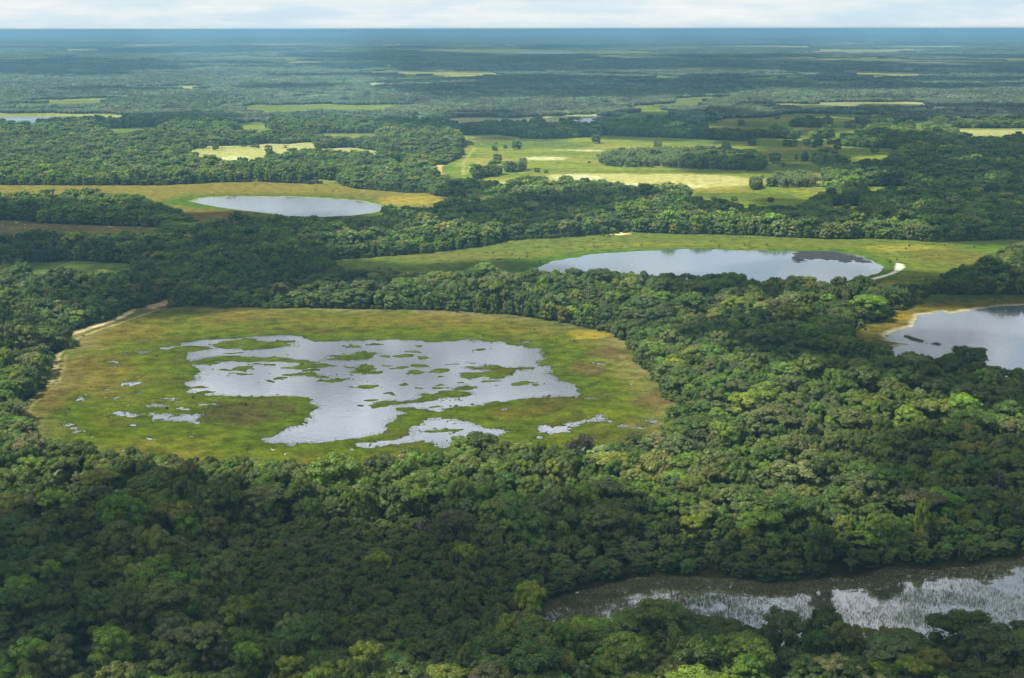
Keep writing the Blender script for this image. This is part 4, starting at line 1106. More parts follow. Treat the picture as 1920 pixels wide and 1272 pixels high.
def sprinkle(P, seed, scale=1.0):
    """size, height, tint and kind for forest trees at P"""
    r = np.random.default_rng(seed); n = len(P)
    x, y = P[:, 0], P[:, 1]
    R = np.exp(r.normal(math.log(2.95), 0.38, n)) * scale
    R = np.clip(R, 1.6, 7.8)
    em = r.uniform(size=n) < 0.03
    R = np.where(em, r.uniform(5.2, 8.0, n), R)
    sh = inpoly(x, y, SHRUB)
    R = np.where(sh, r.uniform(1.7, 2.9, n), R)
    hh = 8.0 + (fbm(x, y, 70, 2, 71) - 0.5) * 5 + r.normal(size=n) * 1.7 + (R - 4) * 0.8 + em * 1.6
    hh = np.where(sh, r.uniform(4.2, 6.0, n), hh)
    pond = sdist(x, y, CP, 40) if (y < 700).any() else np.full(n, -40.0)
    bank_ = (pond > -26) & (y > PONDY(x))
    R = np.where(bank_, np.minimum(R, r.uniform(1.9, 3.2, n)), R)
    hh = np.where(bank_, np.minimum(hh, r.uniform(2.8, 4.2, n) + np.clip(-pond - 9, 0, 14) * 0.3), hh)
    hh = hh * np.where((y < 345) & ~bank_ & ~sh, 0.92, 1.0)
    for q_, lim_ in ((C1, 8.6), (C2, 8.4), (C3, 8.6), (C4, 8.4), (MF, 8.2), (CP, 5.8), (C5, 6.5), (C6, 6.5)):
        qy = np.array(q_)[:, 1]
        nearq = (sdist(x, y, q_, 26.0) > (-25.5 if q_ in (C5, C6) else -15.5)) & ~((y > qy.max() - 0.35 * (qy.max() - qy.min())))
        for g__ in GROVES: nearq &= ~inpoly(x, y, g__)
        hh = np.where(nearq, np.minimum(hh, lim_ * r.uniform(0.75, 1.04, n)), hh)
    sz = np.clip(hh / (1.75 * R), 0.55, 2.3)
    pv = fbm(x, y, 45, 3, 81)
    ti = r.choice(len(TINTS), n, p=TP)
    tint = TINTS[ti] * (0.82 + 0.36 * r.uniform(size=(n, 1))) * (0.62 + 0.78 * pv)[:, None]
    tint *= 1 + r.normal(size=(n, 3)) * 0.05
    tint = np.where(sh[:, None], tint * 0.5 + np.array((0.115, 0.148, 0.032)) * 0.5, tint)
    return R, sz, tint, ti, sh

P1 = grid_pts(238, 330, 4.8, 1); P1b = grid_pts(330, 950, 4.7, 2)
PS = grid_pts(238, 420, 3.7, 3); PS = PS[inpoly(PS[:, 0], PS[:, 1], SHRUB)]
PA = np.concatenate([P1, P1b]); PA = PA[~inpoly(PA[:, 0], PA[:, 1], SHRUB)]
PA = np.concatenate([PA, PS])
PA = PA[is_forest(PA[:, 0], PA[:, 1])]; PA = drop_near(PA)
RA, SZA, TA, TIA, SHA = sprinkle(PA, 11)
def clear_of(P, R, polys, k=0.75):
    ok = np.ones(len(P), bool)
    for q in polys:
        qy = np.array(q)[:, 1]
        kk = np.where(P[:, 1] > qy.min() + 0.30 * (qy.max() - qy.min()), k, 0.15)
        ok &= sdist(P[:, 0], P[:, 1], q, 9.0) < -np.maximum(np.minimum(kk * R - 0.6, 8.5), 0)
    for q in GROVES:
        ok |= inpoly(P[:, 0], P[:, 1], q)
    return ok
okk = clear_of(PA, RA, [C1, C2, C3, C4, CP, C5])
PA, RA, SZA, TA, TIA, SHA = PA[okk], RA[okk], SZA[okk], TA[okk], TIA[okk], SHA[okk]
px_, py_, pw_ = proj(PA[:, 0], PA[:, 1], RA * SZA * 1.4)
big = RA / pw_ * FPX
vis = (px_ > 12) & (px_ < 1908) & (py_ > 60) & (py_ < 1266)
order = np.argsort(-(big * vis))
N_REAL = 300 - len(REAL) - 6
real_idx = order[:N_REAL]
isreal = np.zeros(len(PA), bool); isreal[real_idx] = True
def hplace(px):
    names = ['at the far left edge', 'near the left edge', 'a tenth from the left', 'a sixth from the left', 'a fifth from the left', 'a quarter from the left', 'a third from the left', 'well left of centre', 'left of the middle', 'just left of centre',
             'just right of centre', 'right of the middle', 'well right of centre', 'a third from the right', 'a quarter from the right', 'a fifth from the right', 'a sixth from the right', 'a tenth from the right', 'near the right edge', 'at the far right edge']
    return names[int(min(19, max(0, px / 96.0)))]
def vplace(py):
    return 'on the bottom edge' if py > 1250 else 'above the bottom edge' if py > 1225 else 'near the bottom' if py > 1195 else 'level with the pond' if py > 1150 else 'below the scrub' if py > 1090 else 'in the front forest'
seen = {}
for i in real_idx:
    shape = 'shrubby' if SHA[i] else 'broad' if RA[i] > 5.4 else 'small' if RA[i] < 3.6 else 'round'
    lab = '%s %s tree %s, %s' % (shape, TNAME[TIA[i]], vplace(py_[i]), hplace(px_[i]))
    seen.setdefault(lab, []).append(i)
for lab, lst in seen.items():
    lst.sort(key=lambda i: px_[i])
    if len(lst) == 2: names = [lab + ', left of two', lab + ', right of two']
    elif len(lst) == 3: names = [lab + ', left of three', lab + ', middle of three', lab + ', right of three']
    elif len(lst) > 3: names = [lab + ', ' + ('leftmost', 'second', 'third', 'fourth', 'fifth', 'sixth', 'seventh')[min(q, 6)] for q in range(len(lst))]
    else: names = [lab]
    for i, l2 in zip(lst, names):
        cv = int(rng.integers(0, 8))
        REAL.append((PA[i, 0], PA[i, 1], RA[i], SZA[i], rng.uniform(0, 6.28), 'tree', cv, TA[i], l2, 'trees of the foreground forest', 'canopy_tree'))

def build_real():
    protos = {}
    lone_n = 0
    lone_words = {}
    for k, (x, y, R, sz, rot, kind, v, tint, lab, grp, nm) in enumerate(REAL):
        e = bpy.data.objects.new(nm, None)
        C.objects.link(e)
        e.location = (x, y, 0.35); e.rotation_euler = (0, 0, rot); ek = 1.0 + 0.16 * math.sin(k * 2.4) if kind == 'tree' else 1.0; e.scale = (R * ek, R / ek, R * sz)
        if kind == 'tree': tm, cm = TRUNKS[v], CROWNS[v]
        elif kind == 'bare': tm, cm = BARE[v]
        else: tm, cm = PALM[v]
        if (kind, v) not in protos:
            protos[(kind, v)] = (bpy.data.objects.new('trunk', tm), bpy.data.objects.new('crown', cm))
            a, b = protos[(kind, v)]
        else:
            a, b = protos[(kind, v)][0].copy(), protos[(kind, v)][1].copy()
        for o in (a, b):
            C.objects.link(o); o.parent = e
        b['tint'] = [float(c) for c in tint]
        if lab == 'LONE':
            qx, qy, _ = proj(x, y, 3)
            zone = 'in the sunlit field at centre' if 900 < qx < 1260 and qy > 240 else 'in the narrow upper field' if qx > 1240 and qy < 250 else 'on the bright green field' if qx > 1240 and qy < 320 else 'on the olive strip behind the trees' if qx > 1240 else 'beside the straw-coloured pan left of centre' if qx < 620 else 'by the left rim of the central field'
            s = 'large dark' if R > 9 else 'middling' if R > 5.5 else 'small'
            key = (zone, s); lone_words.setdefault(key, []).append((qx, e))
            tag(e, 'lone', 'tree', grp)
        else:
            tag(e, lab, 'tree', grp)
        e['variant'] = 0; del e['variant']
    for (zone, s), lst in lone_words.items():
        lst.sort(key=lambda q: q[0])
        n = len(lst)
        words = ['leftmost', 'second from the left', 'third from the left', 'fourth from the left', 'fifth from the left', 'sixth from the left', 'seventh from the left', 'eighth from the left', 'ninth from the left', 'tenth from the left', 'eleventh from the left', 'twelfth from the left', 'thirteenth from the left']
        for i, (_, e) in enumerate(lst):
            suf = '' if n == 1 else ', ' + ('rightmost of them' if i == n - 1 else words[min(i, 12)])
            e['label'] = '%s tree standing alone %s%s' % (s, zone, suf)
    return protos
# palms of the two palm groves and along the banks: the ones near enough to read
PALMP = [(zG, 760, 560), (zG, 860, 540), (zG, 960, 560), (zG, 1060, 565), (zG, 1150, 560), (zG, 900, 590), (zG, 1010, 595), (zF, 1400, 270), (zF, 1470, 260), (zF, 1550, 280), (zF, 1620, 260), (zF, 1690, 285), (zF, 1500, 300), (zF, 1600, 305)]
for i, (zz, a, b) in enumerate(PALMP):
    x, y = unproj(zz[0] + a / zz[2], zz[1] + (b + 30) / zz[2], 0.4)
    g = 'the right-hand palm grove in the fields' if zz is zG else 'the palm grove ending the long tree belt'
    side = sorted(q[1] for q in PALMP if q[0] is zz).index(a)
    w_ = ['leftmost', 'second from left', 'third from left', 'middle', 'third from right', 'second from right', 'rightmost'][side]
    REAL.append((x, y, 4.6, 1.1, random.uniform(0, 6.28), 'palm', i % 2, np.array((0.17, 0.21, 0.07)), w_ + ' feathery palm in ' + g, 'palms in the meadow groves', 'palm_tree'))
PROTO = build_real()
# every shape the forest mass repeats has a standing tree to copy from; add the missing ones as ordinary trees near the bottom edge
# ------------------------------------------------------------------ the rest of the forest: ONE object of many trees
restP = PA[~isreal]; restR = RA[~isreal]; restSZ = SZA[~isreal]; restT = TA[~isreal]
r2 = np.random.default_rng(21)
pts = []; var = []; scl = []; rot = []; tin = []
def push(P, v, S, R_, T):
    pts.append(np.concatenate([P, np.full((len(P), 1), 0.3)], 1)); var.append(v); scl.append(S); rot.append(R_); tin.append(T)
nb = len(restP)
v = r2.choice(8, nb, p=[.15, .15, .12, .15, .06, .14, .10, .13])
spec = r2.uniform(size=nb)
v = np.where(spec < 0.022, 12 + r2.integers(0, 2, nb), v)
v = np.where((spec > 0.975) & (restR > 3), 14 + r2.integers(0, 2, nb), v)
restT[v >= 14] = np.array((0.12, 0.17, 0.055))
sR = restR.copy(); sR[v >= 14] = 4.3
sZ = restSZ.copy(); sZ[v >= 14] = 1.05
ex_ = r2.uniform(0.82, 1.2, nb)
push(restP, v, np.stack([sR * ex_, sR / ex_, sR * sZ], 1), r2.uniform(0, 6.28, nb), restT)
WBX = W1c
def scatter(poly, n, seed):
    r = np.random.default_rng(seed); p = np.array(poly)
    P = np.stack([r.uniform(p[:, 0].min(), p[:, 0].max(), n), r.uniform(p[:, 1].min(), p[:, 1].max(), n)], 1)
    return P[inpoly(P[:, 0], P[:, 1], poly)]
# saplings and bushes where the forest steps down to the meadows
rb = np.random.default_rng(23); EB = []
for q in (C1, C2, C3, C4):
    qa = np.array(q)
    cnt = int((qa[:, 0].max() - qa[:, 0].min()) * (qa[:, 1].max() - qa[:, 1].min()) * 0.22)
    E_ = np.stack([rb.uniform(qa[:, 0].min() - 6, qa[:, 0].max() + 6, cnt), rb.uniform(qa[:, 1].min() - 6, qa[:, 1].max() + 6, cnt)], 1)
    sq = sdist(E_[:, 0], E_[:, 1], q, 9.0)
    nz_ = fbm(E_[:, 0], E_[:, 1], 11, 2, 47)
    EB.append(E_[(sq > -4.5) & (sq < (nz_ - 0.5) * 9 - 0.8) & (np.abs(E_[:, 0]) < 0.42 * E_[:, 1])])
EB = np.concatenate(EB)
for pl in TRK[:2]:
    for (tx, ty) in pl: EB = EB[np.hypot(EB[:, 0] - tx, EB[:, 1] - ty) > 7]
EB = EB[~inpoly(EB[:, 0], EB[:, 1], SAND[0][0])]
DB = np.concatenate([scatter(C2, 420, 171), scatter(C3, 160, 172), scatter(C4, 160, 173), scatter(C1, 70, 174)])
for wp in (W1, W1b, W2, W3, W4, WBX): DB = DB[sdist(DB[:, 0], DB[:, 1], wp, 4) < -3.9]
DB = DB[fbm(DB[:, 0], DB[:, 1], 40, 2, 175) > 0.45]
nE0 = len(EB); EB = np.concatenate([EB, DB])
ne = len(EB); re_ = rb.uniform(0.7, 1.7, ne); re_[nE0:] = rb.uniform(0.35, 0.8, ne - nE0)
te_ = TINTS[rb.choice([1, 2, 4, 9, 10], ne)] * rb.uniform(0.7, 1.1, (ne, 1))
push(EB, rb.choice([0, 1, 3, 5, 7], ne), np.stack([re_, re_, re_ * rb.uniform(0.7, 1.2, ne)], 1), rb.uniform(0, 6.28, ne), te_)
PM = np.concatenate([grid_pts(950, 1500, 5.2, 4, 0.405, 40), grid_pts(1500, 2300, 6.2, 5, 0.40, 40)])
PM = PM[is_forest(PM[:, 0], PM[:, 1])]; PM = drop_near(PM, 0.6)
Rm, Szm, Tm, Tim, _ = sprinkle(PM, 12, 1.12)
okk = clear_of(PM, Rm, [C2, C4, MF, C6], 0.6)
PM, Rm, Szm, Tm = PM[okk], Rm[okk], Szm[okk], Tm[okk] * 1.18
vm = 8 + r2.integers(0, 4, len(PM))
inp = np.zeros(len(PM), bool)
for p in PALMS: inp |= inpoly(PM[:, 0], PM[:, 1], p)
vm = np.where(inp & (r2.uniform(size=len(PM)) < 0.75), 14 + r2.integers(0, 2, len(PM)), vm)
Tm[inp] = Tm[inp] * 0.4 + np.array((0.17, 0.21, 0.07)) * 0.6
Rm = np.where(vm >= 14, 4.4, Rm); Szm = np.where(vm >= 14, 1.1, Szm)
push(PM, vm, np.stack([Rm, Rm, Rm * Szm], 1), r2.uniform(0, 6.28, len(PM)), Tm)
# far canopy pieces
def far_band(y0, y1, s, Rk, seed):
    P = grid_pts(y0, y1, s, seed, 0.395, 60)
    P = P[is_forest(P[:, 0], P[:, 1], 2.0)]
    n = len(P); r = np.random.default_rng(seed + 100)
    hh = 9.6 + (fbm(P[:, 0], P[:, 1], 250, 3, 73) - 0.5) * 7 + r.normal(size=n) * 1.6
    R = Rk * r.uniform(0.85, 1.25, n)
    nearc = np.zeros(n, bool)
    for q_ in [MF] + [p for p, k in CL]: nearc |= sdist(P[:, 0], P[:, 1], q_, 61.0) > -60
    for g__ in GROVES: nearc &= ~inpoly(P[:, 0], P[:, 1], g__)
    hh = np.where(nearc, np.minimum(hh, 7.0), hh)
    pv = fbm(P[:, 0], P[:, 1], 160 * (y0 / 2300), 3, 83)
    T = np.array((0.142, 0.188, 0.108)) * (0.6 + 0.85 * pv)[:, None] * r.uniform(0.6, 1.5, (n, 1)) * (1 + r.normal(size=(n, 3)) * 0.07)  # paler, bluer green: distance haze put into the far canopy colour
    push(P, 16 + r.integers(0, 4, n), np.stack([R, R, hh], 1), r.uniform(0, 6.28, n), T)
far_band(2300, 3600, 12.5, 8.4, 6)
far_band(3600, 6000, 18.5, 12.5, 7)
far_band(6000, 10000, 33.0, 23.0, 8)
far_band(10000, 20000, 62.0, 44.0, 9)
far_band(20000, 45000, 130.0, 95.0, 10)
pts = np.concatenate(pts); var = np.concatenate(var); scl = np.concatenate(scl); rot = np.concatenate(rot); tin = np.concatenate(tin)
print('forest instances', len(pts), 'real', len(REAL))

fm = bpy.data.meshes.new('forest')
fm.vertices.add(len(pts)); fm.vertices.foreach_set('co', pts.astype(np.float32).ravel())
a = fm.attributes.new('variant', 'INT', 'POINT'); a.data.foreach_set('value', var.astype(np.int32))
a = fm.attributes.new('size', 'FLOAT_VECTOR', 'POINT'); a.data.foreach_set('vector', scl.astype(np.float32).ravel())
rv = np.zeros((len(pts), 3), np.float32); rv[:, 2] = rot
a = fm.attributes.new('turn', 'FLOAT_VECTOR', 'POINT'); a.data.foreach_set('vector', rv.ravel())
a = fm.attributes.new('tint', 'FLOAT_COLOR', 'POINT')
tc4 = np.ones((len(pts), 4), np.float32); tc4[:, :3] = np.clip(tin, 0.01, 0.45); a.data.foreach_set('color', tc4.ravel())
forest = link('forest', fm)
tag(forest, 'dense evergreen forest canopy covering the plain to the horizon', 'forest', kind='stuff')

def instancer(obj, groups):
    """groups: list of (variant number, [objects]); each is repeated at the points of that variant"""
    ng = bpy.data.node_groups.new(obj.name + ' trees', 'GeometryNodeTree')
    ng.interface.new_socket('Geometry', in_out='INPUT', socket_type='NodeSocketGeometry')
    ng.interface.new_socket('Geometry', in_out='OUTPUT', socket_type='NodeSocketGeometry')
    gi = ng.nodes.new('NodeGroupInput'); go = ng.nodes.new('NodeGroupOutput')
    jn = ng.nodes.new('GeometryNodeJoinGeometry')
    va = ng.nodes.new('GeometryNodeInputNamedAttribute'); va.data_type = 'INT'; va.inputs['Name'].default_value = 'variant'
    sa = ng.nodes.new('GeometryNodeInputNamedAttribute'); sa.data_type = 'FLOAT_VECTOR'; sa.inputs['Name'].default_value = 'size'
    ra = ng.nodes.new('GeometryNodeInputNamedAttribute'); ra.data_type = 'FLOAT_VECTOR'; ra.inputs['Name'].default_value = 'turn'
    e2r = ng.nodes.new('FunctionNodeEulerToRotation'); ng.links.new(ra.outputs['Attribute'], e2r.inputs[0])
    for num, objs in groups:
        cmpn = ng.nodes.new('FunctionNodeCompare'); cmpn.data_type = 'INT'; cmpn.operation = 'EQUAL'
        ins = [s for s in cmpn.inputs if s.type == 'INT']
        ng.links.new(va.outputs['Attribute'], ins[0]); ins[1].default_value = num
        iop = ng.nodes.new('GeometryNodeInstanceOnPoints')
        ng.links.new(gi.outputs[0], iop.inputs['Points'])
        ng.links.new(cmpn.outputs['Result'], iop.inputs['Selection'])
        ng.links.new(e2r.outputs[0], iop.inputs['Rotation'])
        ng.links.new(sa.outputs['Attribute'], iop.inputs['Scale'])
        j2 = ng.nodes.new('GeometryNodeJoinGeometry')
        for o in objs:
            oi = ng.nodes.new('GeometryNodeObjectInfo'); oi.transform_space = 'ORIGINAL'
            oi.inputs['Object'].default_value = o
            if 'As Instance' in oi.inputs: oi.inputs['As Instance'].default_value = False
            ng.links.new(oi.outputs['Geometry'], j2.inputs[0])
        ng.links.new(j2.outputs[0], iop.inputs['Instance'])
        ng.links.new(iop.outputs[0], jn.inputs[0])
    ng.links.new(jn.outputs[0], go.inputs[0])
    md = obj.modifiers.new('trees', 'NODES'); md.node_group = ng

def hidden(mesh, i):
    """far canopy pieces live in bpy.data only (never linked to the scene)"""
    return bpy.data.objects.new('canopy piece', mesh)

groups = []
for i in range(8):
    groups.append((i, [bpy.data.objects.new('t', TRUNKS[i]), bpy.data.objects.new('c', CROWNS[i])]))
for i in range(4): groups.append((8 + i, [hidden(MIDS[i], i)]))
for i in range(2): groups.append((12 + i, [bpy.data.objects.new('t', BARE[i][0]), bpy.data.objects.new('c', BARE[i][1])]))
for i in range(2): groups.append((14 + i, [bpy.data.objects.new('t', PALM[i][0]), bpy.data.objects.new('c', PALM[i][1])]))
for i in range(4): groups.append((16 + i, [hidden(CLUS[i], i)]))
instancer(forest, groups)

# ------------------------------------------------------------------ marsh grass, reeds and floating weeds
def tufts(name, P, hts, wid, cols, nb_, seed, mt=M_REED, z=0.0, spread=0.25, lean=0.25):
    r = np.random.default_rng(seed); n = len(P) * nb_
    base = np.repeat(P, nb_, 0) + r.normal(size=(n, 2)) * spread
    h = np.repeat(hts, nb_) * r.uniform(0.6, 1.15, n)
    an = r.uniform(0, 6.28, n); w_ = wid * r.uniform(0.6, 1.4, n)
    zz = np.repeat(z, nb_) if np.ndim(z) else np.full(n, z)
    dx_, dy_ = np.cos(an) * w_, np.sin(an) * w_
    lx, ly = r.normal(size=n) * lean * h, r.normal(size=n) * lean * h
    v = np.empty((n, 3, 3))
    v[:, 0] = np.stack([base[:, 0] - dx_, base[:, 1] - dy_, zz], 1)
    v[:, 1] = np.stack([base[:, 0] + dx_, base[:, 1] + dy_, zz], 1)
    v[:, 2] = np.stack([base[:, 0] + lx, base[:, 1] + ly, zz + h], 1)
    me = mesh_np(name, v.reshape(-1, 3), np.arange(n * 3).reshape(n, 3), mt)
    cc = np.repeat(np.repeat(cols, nb_, 0) * r.uniform(0.7, 1.3, (n, 1)), 3, 0)
    add_col(me, 'col', cc)
    return me

def scatter(poly, n, seed):
    r = np.random.default_rng(seed); p = np.array(poly)
    P = np.stack([r.uniform(p[:, 0].min(), p[:, 0].max(), n), r.uniform(p[:, 1].min(), p[:, 1].max(), n)], 1)
    return P[inpoly(P[:, 0], P[:, 1], poly)]

# meadow tufts round the main lagoon (tall marsh grass gives the turf its grain)
P = scatter(C1, 260000, 31)
ww = sdist(P[:, 0], P[:, 1], W1, 60)
isl = np.full(len(P), -40.0)
for p in ISL: isl = np.maximum(isl, sdist(P[:, 0], P[:, 1], p, 10))
for p in (W1b, W1c, W1g): ww = np.maximum(ww, sdist(P[:, 0], P[:, 1], p, 60))
e = ell(zA, 700, 840, 420, 130)
thick = (1 - ((P[:, 0] - e[0]) / e[2]) ** 2 - ((P[:, 1] - e[1]) / e[3]) ** 2) > -0.1
rq = np.random.default_rng(33).uniform(size=len(P))
fringe = ((ww > -1.5) & (ww < 3.2) & (rq < 0.62 - 0.17 * np.maximum(ww, 0))) | ((isl > -2.4) & (isl < 0.5) & (rq < 0.6 + 0.2 * isl))
keep = fringe | ((ww < -0.8) | (isl > 0.3)) & ((fbm(P[:, 0], P[:, 1], 12, 3, 61) > 0.44) | thick)
P = P[keep]; isl = isl[keep]; ww = ww[keep]; thick = thick[keep]; fringe = fringe[keep]
g_ = fbm(P[:, 0], P[:, 1], 16, 3, 65)
col = np.where(thick[:, None], np.array((0.060, 0.062, 0.027)), np.array((0.13, 0.14, 0.035)) * (1 - g_)[:, None] + np.array((0.085, 0.11, 0.025)) * g_[:, None])
col = np.where((isl > 0)[:, None], np.array((0.050, 0.062, 0.018)), col)
col = np.where(fringe[:, None], np.array((0.062, 0.080, 0.026)), col)
hts = np.where(fringe, 0.55, 1) * np.where(thick, 0.95, np.where(isl > 0, 0.45, 0.42)) * (0.7 + 0.6 * g_)
me = tufts('marsh_grass', P, hts, 0.10, col, 2, 32)
tag(link('marsh_grass', me), 'tufted marsh grass over the meadow ring and weed islands of the main lagoon', 'grass', kind='stuff')

# pond reeds: upright rushes standing in the water, denser in drifts
P = scatter(CP, 95000, 41)
dn = fbm(P[:, 0], P[:, 1], 9, 3, 45)
q = proj(P[:, 0], P[:, 1], 0)
u_ = q[0]
thr = np.where(u_ < 1230, 0.40, np.where(u_ < 1700, 0.56, 0.53))
e1 = ell(zN, 1250, 400, 260, 60); e2 = ell(zN, 1150, 560, 220, 60); e3 = ell(zN, 1520, 430, 120, 40)
gd = np.zeros(len(P), bool)
for e in (e1, e2, e3): gd |= ((P[:, 0] - e[0]) / e[2]) ** 2 + ((P[:, 1] - e[1]) / e[3]) ** 2 < 1.0
rk = np.random.default_rng(42).uniform(size=len(P))
keep = ((dn > thr) & (rk < np.where(u_ < 1250, 0.85, 0.5))) | (gd & (rk < 0.85)) | (rk < 0.04)
P = P[keep]; gd = gd[keep]; dn = dn[keep]
col = np.where(gd[:, None], np.array((0.15, 0.21, 0.075)), np.array((0.24, 0.235, 0.14)))
col = col * (0.7 + 0.6 * fbm(P[:, 0], P[:, 1], 3, 2, 46))[:, None]
me = tufts('pond_reeds', P, np.where(gd, 0.85, 0.6) * (0.6 + 0.7 * dn), 0.030, col, 2, 43, z=-0.05, spread=0.12, lean=0.10)
tag(link('pond_reeds', me), 'thin upright rushes standing in the pond at lower right', 'reeds', kind='stuff')
P = scatter(CP, 110000, 141)
q = proj(P[:, 0], P[:, 1], 0)
rk = np.random.default_rng(142).uniform(size=len(P))
lim = np.interp(q[0], [1000, 1150, 1330, 1450, 1920], [1.0, 0.9, 0.6, 0.16, 0.05])
dn = fbm(P[:, 0], P[:, 1], 5, 3, 143)
P = P[rk < lim * np.clip((dn - 0.35) * 6, 0.05, 1)]
col = np.array((0.13, 0.135, 0.062)) * (0.6 + 0.8 * fbm(P[:, 0], P[:, 1], 4, 2, 144))[:, None]
me = tufts('marsh_sedge', P, np.full(len(P), 0.75), 0.05, col, 3, 145, z=-0.05, spread=0.2, lean=0.3)
tag(link('marsh_sedge', me), 'olive sedge thinning out over the left arm of the pond', 'sedge', kind='stuff')
# floating weed mats: flat leaves along the far bank
P = scatter(CP, 60000, 51)
sd = sdist(P[:, 0], P[:, 1], CP, 30)
top = Z(zN, [(0, 330), (700, 262), (1050, 200), (1500, 190), (1920, 110)])
dm = np.full(len(P), 1e9)
bank = Z(zO, [(350, 290), (760, 165), (1500, 185)]) + Z(zN, [(0, 300), (300, 285), (700, 235), (1050, 185), (1500, 180), (1920, 95), (2300, 60)])
for i in range(len(bank) - 1):
    (x1, y1), (x2, y2) = bank[i], bank[i + 1]; ex, ey = x2 - x1, y2 - y1
    t = np.clip(((P[:, 0] - x1) * ex + (P[:, 1] - y1) * ey) / (ex * ex + ey * ey), 0, 1)
    dm = np.minimum(dm, np.hypot(P[:, 0] - x1 - t * ex, P[:, 1] - y1 - t * ey))
fd = fbm(P[:, 0], P[:, 1] * 2.2, 6, 3, 53)
keep = (dm < 2 + 14 * fd) & (fd + 0.25 * np.clip(1 - dm / 10, 0, 1) > 0.49)
P = P[keep]; dm = dm[keep]
r = np.random.default_rng(54); n = len(P)
g = Geo()
an = r.uniform(0, 6.28, n)
k6 = np.arange(6) * math.pi / 3
rad = r.uniform(0.18, 0.5, (n, 1)) * r.uniform(0.75, 1.2, (n, 6))
vx = P[:, :1] + np.cos(k6 + an[:, None]) * rad; vy = P[:, 1:] + np.sin(k6 + an[:, None]) * rad
vz = np.broadcast_to(r.uniform(0.015, 0.05, (n, 1)), (n, 6))
v_ = np.stack([vx, vy, vz], -1).reshape(-1, 3)
ix = np.arange(n * 6).reshape(n, 6)
me = mesh_np('floating_weeds', v_, ix, M_REED)
cc = np.where((r.uniform(size=n) < 0.45)[:, None], np.array((0.25, 0.175, 0.105)), np.array((0.21, 0.25, 0.115))) * r.uniform(0.5, 1.5, (n, 1))
add_col(me, 'col', np.repeat(cc, 6, 0))
tag(link('floating_weeds', me), 'mats of brown and green floating leaves along the far side of the pond', 'water weeds', kind='stuff')
P2 = P[(dm < 9) & (r.uniform(size=n) < 0.5)]
me = tufts('bank_sedge', P2, np.full(len(P2), 0.9), 0.07, np.tile(np.array((0.11, 0.10, 0.05)), (len(P2), 1)), 3, 57, z=0.0, spread=0.3, lean=0.4)
tag(link('bank_sedge', me), 'brown-green sedge clumps rising from the weed mats by the pond bank', 'sedge', kind='stuff')
WB = Z(z5, [(610, 830), (640, 812), (850, 813), (900, 828), (1000, 845), (1050, 865), (1082, 882), (1000, 885), (960, 870), (900, 885), (860, 865), (800, 870), (740, 858), (700, 872), (650, 885), (620, 870)])  # outline of a soft dark reflection, painted as flat dark discs on the water
WB2 = Z(z4, [(1600, 832), (1650, 820), (1740, 822), (1735, 838), (1640, 842)])
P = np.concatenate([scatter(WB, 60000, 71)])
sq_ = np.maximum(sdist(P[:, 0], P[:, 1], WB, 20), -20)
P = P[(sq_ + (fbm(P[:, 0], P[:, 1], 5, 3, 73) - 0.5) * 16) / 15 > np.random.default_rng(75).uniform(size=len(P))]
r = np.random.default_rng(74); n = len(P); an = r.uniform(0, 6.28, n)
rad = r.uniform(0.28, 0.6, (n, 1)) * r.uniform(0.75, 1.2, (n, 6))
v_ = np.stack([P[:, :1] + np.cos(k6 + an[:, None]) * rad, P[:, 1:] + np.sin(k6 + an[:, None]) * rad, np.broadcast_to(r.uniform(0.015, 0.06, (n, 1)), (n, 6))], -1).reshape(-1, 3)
me = mesh_np('painted_dark_reflection', v_, np.arange(n * 6).reshape(n, 6), M_REED)
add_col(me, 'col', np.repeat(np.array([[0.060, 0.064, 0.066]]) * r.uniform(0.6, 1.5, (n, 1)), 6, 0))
tag(link('painted_dark_reflection', me), 'dark painted reflection at the far right end of the oval lagoon', 'water weeds', kind='stuff')
# reed line in the right-hand lagoon
ln = Z(zD, [(340, 455), (480, 520), (640, 560), (830, 590)])
r = np.random.default_rng(61); P = []
for i in range(3):
    t = r.uniform(size=(420, 1)); P.append(np.array(ln[i]) * (1 - t) + np.array(ln[i + 1]) * t + r.normal(size=(420, 2)) * np.array([0.7, 1.2]))
P = np.concatenate(P); P = P[fbm(P[:, 0], P[:, 1], 2.5, 2, 66) > 0.45]
me = tufts('lagoon_reeds', P, np.full(len(P), 0.8), 0.06, np.tile(np.array((0.09, 0.09, 0.05)), (len(P), 1)), 3, 62, spread=0.3)
tag(link('lagoon_reeds', me), 'ragged line of dark reeds reaching into the right-hand lagoon', 'reeds', kind='stuff')

